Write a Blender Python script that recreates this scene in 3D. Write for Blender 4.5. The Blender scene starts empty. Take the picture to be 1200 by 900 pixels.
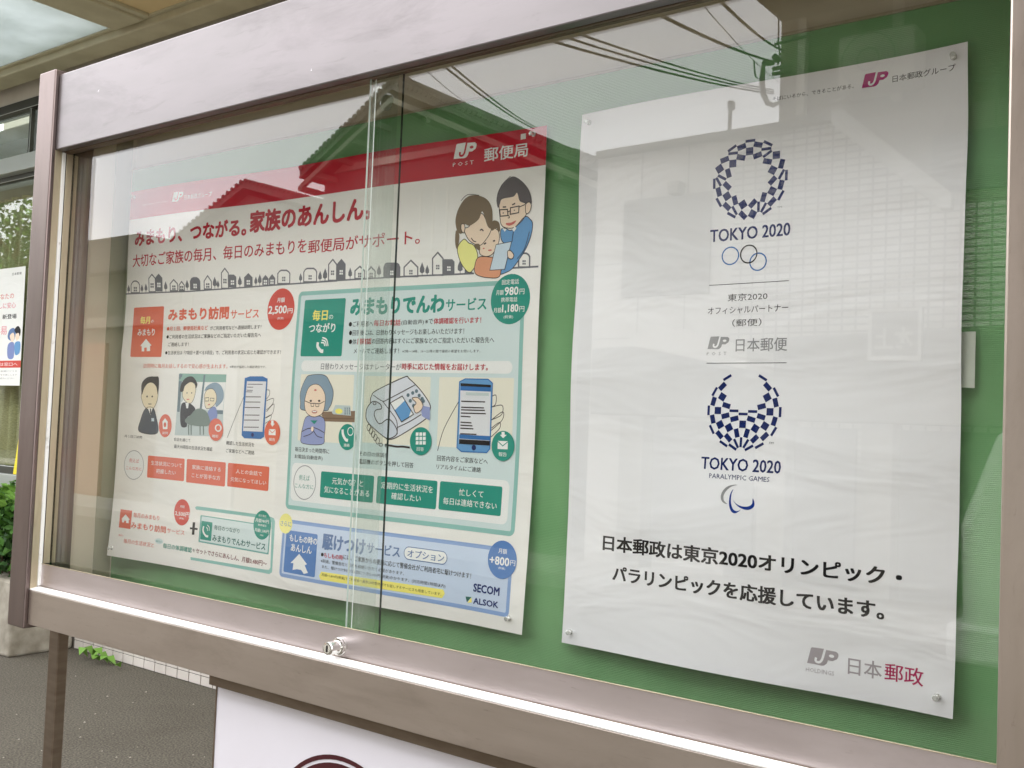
import bpy, bmesh, math, random
from mathutils import Vector, Matrix
from mathutils.geometry import tessellate_polygon
random.seed(7)
C = bpy.context.scene
COL = C.collection
H = 1.35                       # height of the eye above the pavement
# ---------------------------------------------------------------- camera
cam = bpy.data.cameras.new('camera'); co = bpy.data.objects.new('camera', cam); COL.objects.link(co)
cam.sensor_width = 36; cam.lens = 36.3; cam.clip_start = .02; cam.clip_end = 2000
R = ((0.79819449, -0.03919201, 0.60112356), (0.005518, 0.99831519, 0.05776107), (-0.60237455, -0.04278756, 0.79706595))
ax = [Vector((r[0], r[2], -r[1])) for r in R]
m = Matrix((ax[0], -ax[1], -ax[2])).transposed().to_4x4(); m.translation = (0, 0, H)
co.matrix_world = m
C.camera = co
# ---------------------------------------------------------------- sky, sun, exposure
w = bpy.data.worlds.new('World'); C.world = w; w.use_nodes = True
nt = w.node_tree; nt.nodes.clear()
out = nt.nodes.new('ShaderNodeOutputWorld'); bg = nt.nodes.new('ShaderNodeBackground'); bg.inputs[1].default_value = .1
sky = nt.nodes.new('ShaderNodeTexSky'); sky.sky_type = 'NISHITA'; sky.sun_disc = False
SUN_EL, SUN_AZ = math.radians(48), math.radians(18)
sky.sun_elevation = SUN_EL; sky.sun_rotation = SUN_AZ; sky.dust_density = 3
tc = nt.nodes.new('ShaderNodeTexCoord')
nz = nt.nodes.new('ShaderNodeTexNoise'); nz.inputs['Scale'].default_value = 1.6; nz.inputs['Detail'].default_value = 5
nt.links.new(tc.outputs['Generated'], nz.inputs['Vector'])
rp = nt.nodes.new('ShaderNodeValToRGB'); rp.color_ramp.elements[0].position = .3; rp.color_ramp.elements[1].position = .7
rp.color_ramp.elements[0].color = (25*.87, 25*.86, 25*.88, 1); rp.color_ramp.elements[1].color = (25*1.10, 25*1.08, 25*1.08, 1)
nt.links.new(nz.outputs['Fac'], rp.inputs[0])
mx = nt.nodes.new('ShaderNodeMixRGB'); mx.inputs[0].default_value = .8
nt.links.new(sky.outputs[0], mx.inputs[1]); nt.links.new(rp.outputs[0], mx.inputs[2])
nt.links.new(mx.outputs[0], bg.inputs[0]); nt.links.new(bg.outputs[0], out.inputs[0])
sl = bpy.data.lights.new('sun', 'SUN'); sl.energy = .6; sl.angle = math.radians(14); sl.color = (1, .96, .9)
so = bpy.data.objects.new('sun', sl); COL.objects.link(so)
sd = Vector((math.sin(SUN_AZ)*math.cos(SUN_EL), math.cos(SUN_AZ)*math.cos(SUN_EL), math.sin(SUN_EL)))
so.rotation_euler = sd.to_track_quat('Z', 'Y').to_euler(); so.location = (0, 3, 8)
C.view_settings.view_transform = 'Standard'; C.view_settings.look = 'None'; C.view_settings.gamma = 1
C.view_settings.exposure = 1.13
C.cycles.use_denoising = True
C.cycles.max_bounces = 8; C.cycles.transparent_max_bounces = 24; C.cycles.glossy_bounces = 5; C.cycles.diffuse_bounces = 4
# ---------------------------------------------------------------- helpers
def s2l(c): return tuple((v/255/12.92 if v/255 <= .04045 else ((v/255+.055)/1.055)**2.4) for v in c)
def mat(name, col, rough=.6, metal=0, spec=.5, srgb=True):
    M = bpy.data.materials.new(name); M.use_nodes = True
    b = M.node_tree.nodes['Principled BSDF']
    c = s2l(col) if srgb else col
    b.inputs['Base Color'].default_value = (*c, 1); b.inputs['Roughness'].default_value = rough
    b.inputs['Metallic'].default_value = metal; b.inputs['Specular IOR Level'].default_value = spec
    return M
def node(M, t, **k):
    n = M.node_tree.nodes.new(t)
    for a, v in k.items():
        if a in n.inputs: n.inputs[a].default_value = v
        else: setattr(n, a, v)
    return n
def lk(M, a, b): M.node_tree.links.new(a, b)
def coords(M, scale=(1, 1, 1)):
    g = node(M, 'ShaderNodeNewGeometry'); mp = node(M, 'ShaderNodeMapping'); mp.inputs['Scale'].default_value = scale
    lk(M, g.outputs['Position'], mp.inputs['Vector']); return mp.outputs[0]
def noise_col(M, scale, c0, c1, p0=.35, p1=.65, stretch=(1, 1, 1), detail=5, bump=0, rough=None, dist=.002):
    b = M.node_tree.nodes['Principled BSDF']
    n = node(M, 'ShaderNodeTexNoise', Scale=scale, Detail=detail); lk(M, coords(M, stretch), n.inputs['Vector'])
    r = node(M, 'ShaderNodeValToRGB'); r.color_ramp.elements[0].position = p0; r.color_ramp.elements[1].position = p1
    r.color_ramp.elements[0].color = (*s2l(c0), 1); r.color_ramp.elements[1].color = (*s2l(c1), 1)
    lk(M, n.outputs['Fac'], r.inputs[0]); lk(M, r.outputs[0], b.inputs['Base Color'])
    if bump:
        u = node(M, 'ShaderNodeBump', Strength=bump, Distance=dist); lk(M, n.outputs['Fac'], u.inputs['Height']); lk(M, u.outputs[0], b.inputs['Normal'])
    if rough:
        q = node(M, 'ShaderNodeMapRange'); q.inputs['To Min'].default_value = rough[0]; q.inputs['To Max'].default_value = rough[1]
        lk(M, n.outputs['Fac'], q.inputs['Value']); lk(M, q.outputs[0], b.inputs['Roughness'])
    return M
def grime(M, scale, stretch, lo, hi, amount, tint=(.45, .4, .36), bright=False):
    """dirt and wear in patches of their own, mixed over the base colour; they also dull the shine"""
    b = M.node_tree.nodes['Principled BSDF']; src = b.inputs['Base Color'].links[0].from_socket if b.inputs['Base Color'].links else None
    n = node(M, 'ShaderNodeTexNoise', Scale=scale, Detail=9); n.inputs['Roughness'].default_value = .68; n.inputs['Distortion'].default_value = .5; lk(M, coords(M, stretch), n.inputs['Vector'])
    q = node(M, 'ShaderNodeMapRange'); q.inputs['From Min'].default_value = lo; q.inputs['From Max'].default_value = hi; q.inputs['To Max'].default_value = amount; lk(M, n.outputs['Fac'], q.inputs['Value'])
    x = node(M, 'ShaderNodeMixRGB'); x.blend_type = 'MULTIPLY' if not bright else 'MIX'; x.inputs[2].default_value = (*tint, 1); lk(M, q.outputs[0], x.inputs[0])
    if src: lk(M, src, x.inputs[1])
    else: x.inputs[1].default_value = b.inputs['Base Color'].default_value
    lk(M, x.outputs[0], b.inputs['Base Color']); return M
def tag(o, label=None, cat=None, group=None, kind=None):
    if label: o['label'] = label
    if cat: o['category'] = cat
    if group: o['group'] = group
    if kind: o['kind'] = kind
    return o
def thing(name, label, cat, loc, group=None):
    o = bpy.data.objects.new(name, None); COL.objects.link(o); o.location = loc; o.empty_display_size = .05
    return tag(o, label, cat, group)
class MB:
    """collects faces in place coordinates, then links them as one mesh object"""
    def __init__(s): s.v = []; s.f = []; s.m = []; s.mats = []
    def mi(s, M):
        if M not in s.mats: s.mats.append(M)
        return s.mats.index(M)
    def face(s, pts, M, i=None):
        k = len(s.v); s.v += [tuple(p) for p in pts]; s.f.append(tuple(range(k, k+len(pts)))); s.m.append(s.mi(M)); return s
    def mesh(s, vs, fs, M):
        k = len(s.v); s.v += [tuple(p) for p in vs]; s.f += [tuple(a+k for a in f) for f in fs]; s.m += [s.mi(M)]*len(fs); return s
    def box(s, x0, x1, y0, y1, z0, z1, M):
        vs = [(x, y, z) for x in (x0, x1) for y in (y0, y1) for z in (z0, z1)]
        return s.mesh(vs, [(0, 1, 3, 2), (4, 6, 7, 5), (0, 4, 5, 1), (2, 3, 7, 6), (0, 2, 6, 4), (1, 5, 7, 3)], M)
    def prism(s, pts, y0, y1, M):      # outline in x,z, extruded along y
        n = len(pts); a = sum(pts[i][0]*pts[(i+1) % n][1]-pts[(i+1) % n][0]*pts[i][1] for i in range(n))
        if a < 0: pts = pts[::-1]
        vs = [(p[0], y0, p[1]) for p in pts]+[(p[0], y1, p[1]) for p in pts]
        return s.mesh(vs, [tuple(range(n)), tuple(range(2*n-1, n-1, -1))]+[(i, i+n, (i+1) % n+n, (i+1) % n) for i in range(n)], M)
    def tube(s, pts, r, M, n=8, caps=True):
        vs = []; fs = []; up = Vector((0, 0, 1)); pts = [Vector(p) for p in pts]; rr = r if isinstance(r, (list, tuple)) else [r]*len(pts)
        for i, p in enumerate(pts):
            t = (pts[min(i+1, len(pts)-1)]-pts[max(i-1, 0)]).normalized()
            a = t.cross(up if abs(t.z) < .95 else Vector((1, 0, 0))).normalized(); b = a.cross(t)
            for k in range(n):
                q = 2*math.pi*k/n; vs.append(p+rr[i]*(math.cos(q)*a+math.sin(q)*b))
        for i in range(len(pts)-1):
            for k in range(n): fs.append((i*n+k, i*n+(k+1) % n, (i+1)*n+(k+1) % n, (i+1)*n+k))
        if caps: fs += [tuple(range(n-1, -1, -1)), tuple(range((len(pts)-1)*n, len(pts)*n))]
        return s.mesh(vs, fs, M)
    def build(s, name, parent=None, bevel=0, smooth=False, origin=None):
        me = bpy.data.meshes.new(name)
        o0 = Vector(origin) if origin is not None else (parent_origin(parent) if parent else Vector((0, 0, 0)))
        me.from_pydata([tuple(Vector(v)-o0) for v in s.v], [], s.f)
        for M in s.mats: me.materials.append(M)
        me.polygons.foreach_set('material_index', s.m)
        if bevel:
            bm = bmesh.new(); bm.from_mesh(me); bmesh.ops.remove_doubles(bm, verts=bm.verts, dist=1e-6)
            bmesh.ops.recalc_face_normals(bm, faces=bm.faces)
            ed = [e for e in bm.edges if len(e.link_faces) == 2 and e.calc_face_angle(0) > .6]
            bmesh.ops.bevel(bm, geom=ed, offset=bevel, segments=2, affect='EDGES', profile=.5, clamp_overlap=True)
            bm.to_mesh(me); bm.free()
        if smooth: me.polygons.foreach_set('use_smooth', [True]*len(me.polygons))
        me.update(); o = bpy.data.objects.new(name, me); COL.objects.link(o)
        if parent: o.parent = parent
        elif origin is not None: o.location = o0
        return o
def parent_origin(p):
    v = Vector((0, 0, 0))
    while p is not None: v += p.location; p = p.parent
    return v
def P(a, b, D): return (a*D, D, H-b*D)           # a point seen along direction (a, b) at depth D in front of the eye
GY = 2*1.058                                     # a thing mirrored in the panes stands at y = GY - depth
def Rf(a, D): return a*D
PRINT_LANDSCAPE=[
('red_band',[
('R','red',1,0,0,1030,57.3,0),
]),
('post_office_logo',[
('P','white',3,[(864.1,9.0),(865.7,7.8),(882.0,7.4),(886.5,8.5),(899.3,8.9),(902.5,11.1),(902.8,14.2),(900.9,18.8),(894.5,22.3),(888.4,21.9),(886.5,27.1),(883.3,30.0),(879.3,31.0),(868.9,30.3),(859.0,30.2)]),
('L','red',4,3.29,[(884.4,5.9),(882.0,15.4),(879.8,22.9),(876.6,26.5),(872.4,26.5),(871.0,24.4),(871.6,20.8)],1,0),
('O','red',4,893.4,15.7,3.7,2.2,0),
('P','red',4,[(865.4,30.9),(859.6,30.9),(858.7,29.4),(857.7,37.6)]),
('T','white',3,857.7,897.6,38.8,6.1,'P O S T',0),
('T','white',3,917.1,997.6,30.6,20.2,'郵便局',2),
]),
('group_logo',[
('P','white',3,[(150.8,17.1),(152.0,16.1),(165.1,15.9),(168.6,16.7),(178.9,17.0),(181.4,18.7),(181.7,21.3),(180.1,24.9),(175.0,27.7),(170.2,27.4),(168.6,31.5),(166.1,33.9),(162.9,34.6),(154.6,34.1),(146.7,34.0)]),
('L','red',4,2.62,[(167.0,14.6),(165.1,22.2),(163.3,28.2),(160.7,31.1),(157.4,31.1),(156.3,29.4),(156.8,26.6)],1,0),
('O','red',4,174.1,22.4,3.0,1.7,0),
('P','red',4,[(151.8,34.6),(147.2,34.6),(146.4,33.4),(145.7,39.9)]),
('T','white',3,185.4,267.9,28.9,10.0,'日本郵政グループ',0),
('T','pink',3,43.6,135.5,31.1,3.9,'そばにいるから、できることがある。',0),
]),
('headline',[
('T','crimson',2,23.9,367.7,96.8,30.3,'みまもり、つながる。',4),
]),
('headline',[
('T','crimson',2,376.3,685.2,89.6,37.5,'家族のあんしん。',4),
]),
('subheading',[
('T','crimson',2,19.0,530.7,141.5,25.1,'大切なご家族の毎月、毎日のみまもりを',1.2),
('T','crimson',2,535.2,794.1,144.8,22.9,'郵便局がサポート。',1.2),
]),
('skyline',[
('L','grey',1,2.6,[(-3.2,206.4),(210.1,209.2),(449.4,206.9),(613.4,206.8)],0,0),
('L','grey',1,2.6,[(571.7,206.2),(784.2,206.7),(905.2,208.1)],0,0),
('L','grey',1,2.6,[(971.9,203.7),(1025.2,204.3)],0,0),
('L','grey',1,2.6,[(17.3,204.9),(15.7,188.8),(20.3,183.8),(26.5,181.8),(34.2,182.2),(42.1,185.5),(46.3,190.1),(47.8,206.0)],0,1),
('P','grey',2,[(25.7,193.5),(30.8,193.7),(31.2,197.4),(26.1,197.2)]),
('P','grey',2,[(26.2,198.7),(31.3,198.9),(31.7,202.6),(26.6,202.5)]),
('P','grey',2,[(32.1,193.8),(37.2,194.0),(37.6,197.7),(32.5,197.5)]),
('P','grey',2,[(32.6,199.0),(37.7,199.2),(38.1,202.9),(33.0,202.7)]),
('L','grey',1,2.6,[(80.2,205.4),(77.6,178.6),(87.7,171.4),(99.2,179.6),(101.7,206.2)],0,1),
('P','grey',2,[(83.8,188.5),(88.7,188.8),(89.1,192.4),(84.1,192.2)]),
('P','grey',2,[(84.3,193.7),(89.2,193.9),(89.6,197.5),(84.6,197.4)]),
('P','grey',2,[(90.0,188.8),(94.9,189.0),(95.2,192.7),(90.3,192.5)]),
('P','grey',2,[(90.5,193.9),(95.4,194.1),(95.7,197.8),(90.8,197.6)]),
('P','grey',1,[(101.6,205.5),(99.1,178.5),(110.3,171.0),(122.8,179.5),(125.3,206.4)]),
('P','white',2,[(106.4,188.6),(111.3,188.8),(111.7,192.5),(106.8,192.2)]),
('P','white',2,[(106.9,193.7),(111.8,193.9),(112.1,197.5),(107.3,197.3)]),
('P','white',2,[(112.5,188.9),(117.4,189.1),(117.7,192.7),(112.9,192.5)]),
('P','white',2,[(113.0,194.0),(117.9,194.2),(118.2,197.8),(113.4,197.6)]),
('L','grey',1,2.6,[(149.8,205.9),(148.6,192.6),(159.7,184.8),(172.2,193.5),(173.4,206.8)],0,1),
('P','grey',2,[(155.4,195.9),(160.1,196.1),(160.4,199.7),(155.7,199.5)]),
('P','grey',2,[(155.8,200.9),(160.6,201.1),(160.9,204.7),(156.2,204.5)]),
('P','grey',2,[(161.3,196.1),(166.0,196.3),(166.4,199.9),(161.6,199.7)]),
('P','grey',2,[(161.8,201.1),(166.5,201.3),(166.8,204.9),(162.1,204.7)]),
('L','grey',1,2.6,[(178.1,206.2),(177.1,196.2),(184.7,189.5),(193.5,196.9),(194.4,206.9)],0,1),
('P','grey',2,[(180.2,197.8),(184.9,198.0),(185.2,201.5),(180.5,201.4)]),
('P','grey',2,[(180.7,202.8),(185.3,203.0),(185.6,206.5),(181.0,206.4)]),
('P','grey',2,[(186.0,198.0),(190.7,198.2),(191.0,201.8),(186.4,201.6)]),
('P','grey',2,[(186.5,203.0),(191.1,203.2),(191.5,206.8),(186.8,206.6)]),
('P','grey',1,[(211.6,206.8),(210.1,189.9),(214.2,184.4),(219.7,182.6),(230.5,183.0),(237.6,186.2),(241.4,191.2),(242.9,208.0)]),
('P','white',2,[(221.1,195.3),(225.7,195.4),(226.0,199.0),(221.4,198.8)]),
('P','white',2,[(221.6,200.2),(226.1,200.4),(226.4,203.9),(221.9,203.7)]),
('P','white',2,[(226.8,195.5),(231.4,195.7),(231.7,199.2),(227.1,199.0)]),
('P','white',2,[(227.3,200.4),(231.8,200.6),(232.1,204.1),(227.6,203.9)]),
('L','grey',1,2.6,[(253.9,206.4),(252.7,191.7),(262.4,181.7),(273.8,192.6),(275.1,207.2)],0,1),
('P','grey',2,[(258.6,195.8),(263.0,196.0),(263.3,199.5),(258.9,199.3)]),
('P','grey',2,[(259.0,200.7),(263.5,200.9),(263.8,204.3),(259.3,204.2)]),
('P','grey',2,[(264.2,196.0),(268.6,196.2),(268.9,199.7),(264.5,199.5)]),
('P','grey',2,[(264.6,200.9),(269.0,201.1),(269.3,204.6),(264.9,204.4)]),
('L','grey',1,2.6,[(304.5,207.0),(302.1,178.4),(311.1,170.3),(321.6,179.4),(324.0,207.8)],0,1),
('P','grey',2,[(307.9,189.5),(312.2,189.7),(312.5,193.1),(308.2,192.9)]),
('P','grey',2,[(308.3,194.3),(312.6,194.5),(312.9,197.9),(308.6,197.8)]),
('P','grey',2,[(313.3,189.8),(317.6,189.9),(317.9,193.4),(313.6,193.2)]),
('P','grey',2,[(313.7,194.6),(318.0,194.7),(318.3,198.2),(314.0,198.0)]),
('P','grey',1,[(324.9,206.1),(322.9,182.2),(337.8,182.9),(344.6,187.3),(346.2,207.0)]),
('P','white',2,[(329.7,193.0),(333.9,193.2),(334.2,196.6),(329.9,196.5)]),
('P','white',2,[(330.1,197.8),(334.3,198.0),(334.6,201.4),(330.3,201.2)]),
('P','white',2,[(335.0,193.3),(339.3,193.5),(339.5,196.9),(335.3,196.7)]),
('P','white',2,[(335.4,198.0),(339.7,198.2),(339.9,201.6),(335.7,201.4)]),
('P','grey',1,[(368.1,206.2),(366.7,189.3),(377.8,181.8),(390.1,190.4),(391.5,207.1)]),
('P','white',2,[(374.2,194.7),(378.4,194.9),(378.6,198.2),(374.5,198.0)]),
('P','white',2,[(374.6,199.4),(378.7,199.6),(379.0,202.9),(374.9,202.7)]),
('P','white',2,[(379.4,194.9),(383.5,195.1),(383.8,198.4),(379.7,198.3)]),
('P','white',2,[(379.8,199.6),(383.9,199.8),(384.2,203.1),(380.1,203.0)]),
('P','grey',1,[(418.3,205.6),(417.4,193.9),(425.4,187.4),(434.5,194.7),(435.4,206.3)]),
('P','white',2,[(421.6,196.6),(425.6,196.8),(425.9,200.1),(421.9,199.9)]),
('P','white',2,[(422.0,201.3),(426.0,201.4),(426.3,204.7),(422.2,204.6)]),
('P','white',2,[(426.6,196.8),(430.7,197.0),(430.9,200.3),(426.9,200.1)]),
('P','white',2,[(427.0,201.5),(431.0,201.6),(431.3,204.9),(427.3,204.8)]),
('P','grey',1,[(436.4,205.7),(435.4,193.8),(443.3,186.9),(452.3,194.5),(453.3,206.4)]),
('P','white',2,[(439.6,196.6),(443.6,196.8),(443.9,200.1),(439.9,199.9)]),
('P','white',2,[(440.0,201.2),(444.0,201.4),(444.2,204.7),(440.2,204.5)]),
('P','white',2,[(444.6,196.8),(448.6,197.0),(448.8,200.3),(444.9,200.1)]),
('P','white',2,[(445.0,201.4),(448.9,201.6),(449.2,204.9),(445.2,204.7)]),
('L','grey',1,2.6,[(460.0,204.7),(458.6,187.0),(462.3,183.3),(467.0,181.5),(481.7,182.3),(487.7,185.2),(490.9,188.5),(492.2,206.1)],0,1),
('P','grey',2,[(470.9,193.1),(474.8,193.3),(475.0,196.6),(471.1,196.4)]),
('P','grey',2,[(471.2,197.7),(475.1,197.9),(475.4,201.1),(471.5,200.9)]),
('P','grey',2,[(475.8,193.3),(479.7,193.5),(479.9,196.8),(476.0,196.6)]),
('P','grey',2,[(476.1,197.9),(480.0,198.1),(480.3,201.3),(476.4,201.2)]),
('L','grey',1,2.6,[(528.7,204.7),(527.4,187.7),(530.9,183.4),(535.4,181.8),(551.8,182.6),(557.5,185.4),(560.6,189.4),(561.8,206.2)],0,1),
('P','grey',2,[(540.3,193.6),(544.0,193.8),(544.3,197.0),(540.5,196.8)]),
('P','grey',2,[(540.6,198.1),(544.4,198.3),(544.6,201.4),(540.9,201.3)]),
('P','grey',2,[(545.0,193.8),(548.7,194.0),(548.9,197.2),(545.2,197.0)]),
('P','grey',2,[(545.3,198.3),(549.0,198.5),(549.3,201.7),(545.5,201.5)]),
('P','grey',1,[(7.4,205.3),(7.0,201.9),(3.2,200.1),(2.8,195.9),(6.7,188.4),(12.1,196.2),(12.5,200.4),(9.0,202.0),(9.3,205.3)]),
('P','grey',1,[(55.1,206.3),(54.7,203.0),(51.0,201.2),(50.6,197.0),(54.4,189.7),(59.6,197.4),(60.0,201.5),(56.6,203.0),(56.9,206.4)]),
('P','grey',1,[(68.8,206.1),(68.4,202.5),(64.4,200.6),(64.0,196.2),(68.0,188.4),(73.5,196.6),(74.0,201.0),(70.3,202.6),(70.6,206.1)]),
('P','grey',1,[(134.7,206.7),(134.3,202.8),(129.7,200.6),(129.3,195.6),(133.7,186.9),(139.8,196.1),(140.3,201.0),(136.1,202.8),(136.5,206.8)]),
('P','grey',1,[(202.1,206.5),(201.8,202.6),(197.4,200.4),(196.9,195.6),(201.2,187.0),(207.1,196.0),(207.5,200.9),(203.5,202.6),(203.8,206.5)]),
('P','grey',1,[(284.1,206.9),(283.7,202.4),(278.6,199.9),(278.1,194.3),(283.0,184.4),(289.6,194.8),(290.1,200.4),(285.4,202.4),(285.8,206.9)]),
('P','grey',1,[(293.4,206.9),(293.1,203.8),(289.9,202.1),(289.5,198.2),(292.9,191.4),(297.4,198.6),(297.7,202.4),(294.8,203.9),(295.0,207.0)]),
('P','grey',1,[(355.4,207.0),(355.1,202.8),(350.4,200.5),(350.0,195.3),(354.4,186.0),(360.4,195.7),(360.9,201.0),(356.6,202.9),(357.0,207.1)]),
('P','grey',1,[(399.8,205.8),(399.5,202.5),(396.1,200.6),(395.7,196.5),(399.2,189.1),(403.9,196.8),(404.2,201.0),(401.1,202.5),(401.3,205.9)]),
('P','grey',1,[(410.5,205.9),(410.1,201.8),(405.7,199.5),(405.3,194.4),(409.6,185.3),(415.4,194.8),(415.8,200.0),(411.7,201.8),(412.0,206.0)]),
('P','grey',1,[(520.1,205.6),(519.8,202.3),(516.5,200.5),(516.1,196.3),(519.5,189.0),(524.0,196.7),(524.4,200.8),(521.2,202.4),(521.5,205.7)]),
('P','grey',1,[(569.9,206.5),(569.6,202.7),(565.7,200.7),(565.4,195.9),(569.2,187.6),(574.2,196.3),(574.6,201.1),(571.0,202.8),(571.3,206.6)]),
('P','grey',1,[(582.2,206.4),(581.9,202.0),(577.3,199.6),(576.9,194.1),(581.2,184.4),(587.1,194.6),(587.5,200.1),(583.2,202.1),(583.5,206.5)]),
('L','grey',1,2.6,[(591.6,205.2),(589.6,177.9),(599.0,170.0),(609.4,179.0),(611.4,206.1)],0,1),
('P','grey',2,[(596.3,188.7),(599.9,188.9),(600.1,192.0),(596.5,191.9)]),
('P','grey',2,[(596.6,193.1),(600.2,193.3),(600.4,196.4),(596.8,196.2)]),
('P','grey',2,[(600.8,188.9),(604.4,189.1),(604.6,192.3),(601.0,192.1)]),
('P','grey',2,[(601.1,193.3),(604.7,193.5),(604.9,196.6),(601.3,196.5)]),
('P','grey',1,[(612.3,205.5),(610.3,178.1),(620.1,169.9),(631.1,179.2),(633.1,206.4)]),
('P','white',2,[(617.5,189.0),(621.1,189.2),(621.3,192.3),(617.7,192.1)]),
('P','white',2,[(617.8,193.4),(621.4,193.5),(621.6,196.6),(618.0,196.5)]),
('P','white',2,[(621.9,189.2),(625.5,189.4),(625.7,192.5),(622.2,192.3)]),
('P','white',2,[(622.3,193.6),(625.8,193.7),(626.0,196.8),(622.5,196.7)]),
('L','grey',1,2.6,[(655.2,205.0),(654.3,192.1),(665.0,185.3),(676.6,193.2),(677.5,206.0)],0,1),
('P','grey',2,[(661.9,195.8),(665.3,196.0),(665.5,199.0),(662.1,198.9)]),
('P','grey',2,[(662.2,200.1),(665.6,200.2),(665.8,203.3),(662.4,203.1)]),
('P','grey',2,[(666.2,196.0),(669.6,196.2),(669.8,199.2),(666.4,199.1)]),
('P','grey',2,[(666.5,200.3),(669.9,200.4),(670.1,203.5),(666.7,203.3)]),
('L','grey',1,2.6,[(683.4,205.6),(682.7,194.1),(691.1,187.8),(700.4,194.9),(701.2,206.4)],0,1),
('P','grey',2,[(687.9,197.1),(691.3,197.2),(691.5,200.3),(688.1,200.1)]),
('P','grey',2,[(688.2,201.3),(691.6,201.5),(691.8,204.5),(688.4,204.3)]),
('P','grey',2,[(692.2,197.3),(695.5,197.4),(695.8,200.5),(692.4,200.3)]),
('P','grey',2,[(692.5,201.5),(695.8,201.7),(696.0,204.7),(692.7,204.5)]),
('P','grey',1,[(719.5,206.7),(718.3,189.2),(721.3,183.7),(725.3,182.1),(747.4,183.3),(752.4,186.0),(755.2,191.1),(756.3,208.3)]),
('P','white',2,[(733.6,195.7),(736.9,195.9),(737.1,198.8),(733.8,198.7)]),
('P','white',2,[(733.9,199.9),(737.1,200.0),(737.3,203.0),(734.1,202.9)]),
('P','white',2,[(737.7,195.9),(740.9,196.1),(741.1,199.0),(737.9,198.9)]),
('P','white',2,[(738.0,200.1),(741.2,200.2),(741.4,203.2),(738.2,203.1)]),
('L','grey',1,2.6,[(764.2,206.3),(763.3,191.6),(777.0,181.4),(791.9,193.0),(792.9,207.7)],0,1),
('P','grey',2,[(774.4,196.5),(777.6,196.7),(777.8,199.6),(774.6,199.5)]),
('P','grey',2,[(774.6,200.7),(777.8,200.8),(778.0,203.8),(774.8,203.6)]),
('P','grey',2,[(778.4,196.7),(781.5,196.9),(781.7,199.8),(778.6,199.7)]),
('P','grey',2,[(778.6,200.9),(781.8,201.0),(782.0,204.0),(778.8,203.8)]),
('L','grey',1,2.6,[(823.1,206.8),(821.5,180.7),(831.4,172.0),(842.5,181.9),(844.1,207.8)],0,1),
('P','grey',2,[(829.2,191.2),(832.3,191.4),(832.5,194.3),(829.4,194.1)]),
('P','grey',2,[(829.5,195.3),(832.5,195.4),(832.7,198.3),(829.6,198.2)]),
('P','grey',2,[(833.0,191.4),(836.1,191.6),(836.3,194.5),(833.2,194.3)]),
('P','grey',2,[(833.3,195.5),(836.4,195.6),(836.5,198.5),(833.5,198.3)]),
('P','grey',1,[(844.9,207.2),(843.3,183.1),(861.1,184.1),(865.8,188.3),(867.0,208.3)]),
('P','white',2,[(851.8,194.7),(854.8,194.9),(855.0,197.7),(852.0,197.6)]),
('P','white',2,[(852.1,198.7),(855.1,198.9),(855.2,201.7),(852.2,201.6)]),
('P','white',2,[(855.6,194.9),(858.6,195.1),(858.8,197.9),(855.8,197.8)]),
('P','white',2,[(855.8,198.9),(858.8,199.1),(859.0,201.9),(856.0,201.8)]),
('L','grey',1,2.6,[(989.0,203.2),(988.2,188.2),(990.7,184.6),(994.0,183.1),(1002.1,183.6),(1006.3,186.0),(1008.5,189.4),(1009.3,204.3)],0,1),
('P','grey',2,[(995.6,193.4),(998.3,193.5),(998.4,196.3),(995.7,196.1)]),
('P','grey',2,[(995.8,197.2),(998.5,197.3),(998.6,200.1),(995.9,199.9)]),
('P','grey',2,[(998.9,193.6),(1001.6,193.7),(1001.8,196.4),(999.1,196.3)]),
('P','grey',2,[(999.2,197.4),(1001.9,197.5),(1002.0,200.2),(999.3,200.1)]),
('P','grey',1,[(582.8,204.8),(582.5,200.7),(578.3,198.5),(577.9,193.4),(582.0,184.4),(587.4,193.8),(587.7,198.9),(583.9,200.8),(584.2,204.9)]),
('P','grey',1,[(643.2,205.0),(643.0,201.2),(639.2,199.1),(638.8,194.3),(642.5,185.9),(647.5,194.8),(647.8,199.5),(644.3,201.3),(644.6,205.1)]),
('P','grey',1,[(709.3,205.6),(709.0,201.5),(704.9,199.3),(704.6,194.1),(708.5,185.1),(713.7,194.6),(714.0,199.7),(710.2,201.6),(710.5,205.7)]),
('P','grey',1,[(801.3,207.5),(801.0,203.1),(796.7,200.7),(796.4,195.2),(800.5,185.6),(805.8,195.7),(806.1,201.2),(802.2,203.2),(802.5,207.5)]),
('P','grey',1,[(811.8,207.7),(811.6,204.2),(808.3,202.3),(808.0,197.9),(811.3,190.3),(815.5,198.3),(815.8,202.7),(812.7,204.3),(812.9,207.7)]),
('P','grey',1,[(877.6,208.2),(877.3,203.7),(873.0,201.2),(872.6,195.5),(876.8,185.5),(882.1,196.0),(882.5,201.7),(878.4,203.7),(878.7,208.3)]),
('P','grey',1,[(887.0,207.8),(886.2,194.5),(903.3,207.2)]),
]),
('family_illustration',[
('S','skinl',2,[(948.3,100.2),(964.1,92.4),(984.7,92.5),(996.6,102.7),(1004.0,116.0),(995.8,129.8),(987.2,138.2),(973.9,144.5),(955.3,140.4),(949.8,126.1)]),
('L','line',3,1.2,[(948.3,100.2),(964.1,92.4),(984.7,92.5),(996.6,102.7),(1004.0,116.0),(995.8,129.8),(987.2,138.2),(973.9,144.5),(955.3,140.4),(949.8,126.1)],1,1),
('S','darkgrey',4,[(945.5,111.9),(942.4,99.7),(946.3,85.2),(958.4,73.5),(971.9,67.9),(988.3,76.5),(1002.7,92.4),(1007.8,110.9),(999.4,113.8),(994.7,109.8),(985.4,105.3),(980.2,93.0),(973.6,97.9),(952.9,99.7),(948.7,107.6)]),
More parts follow.
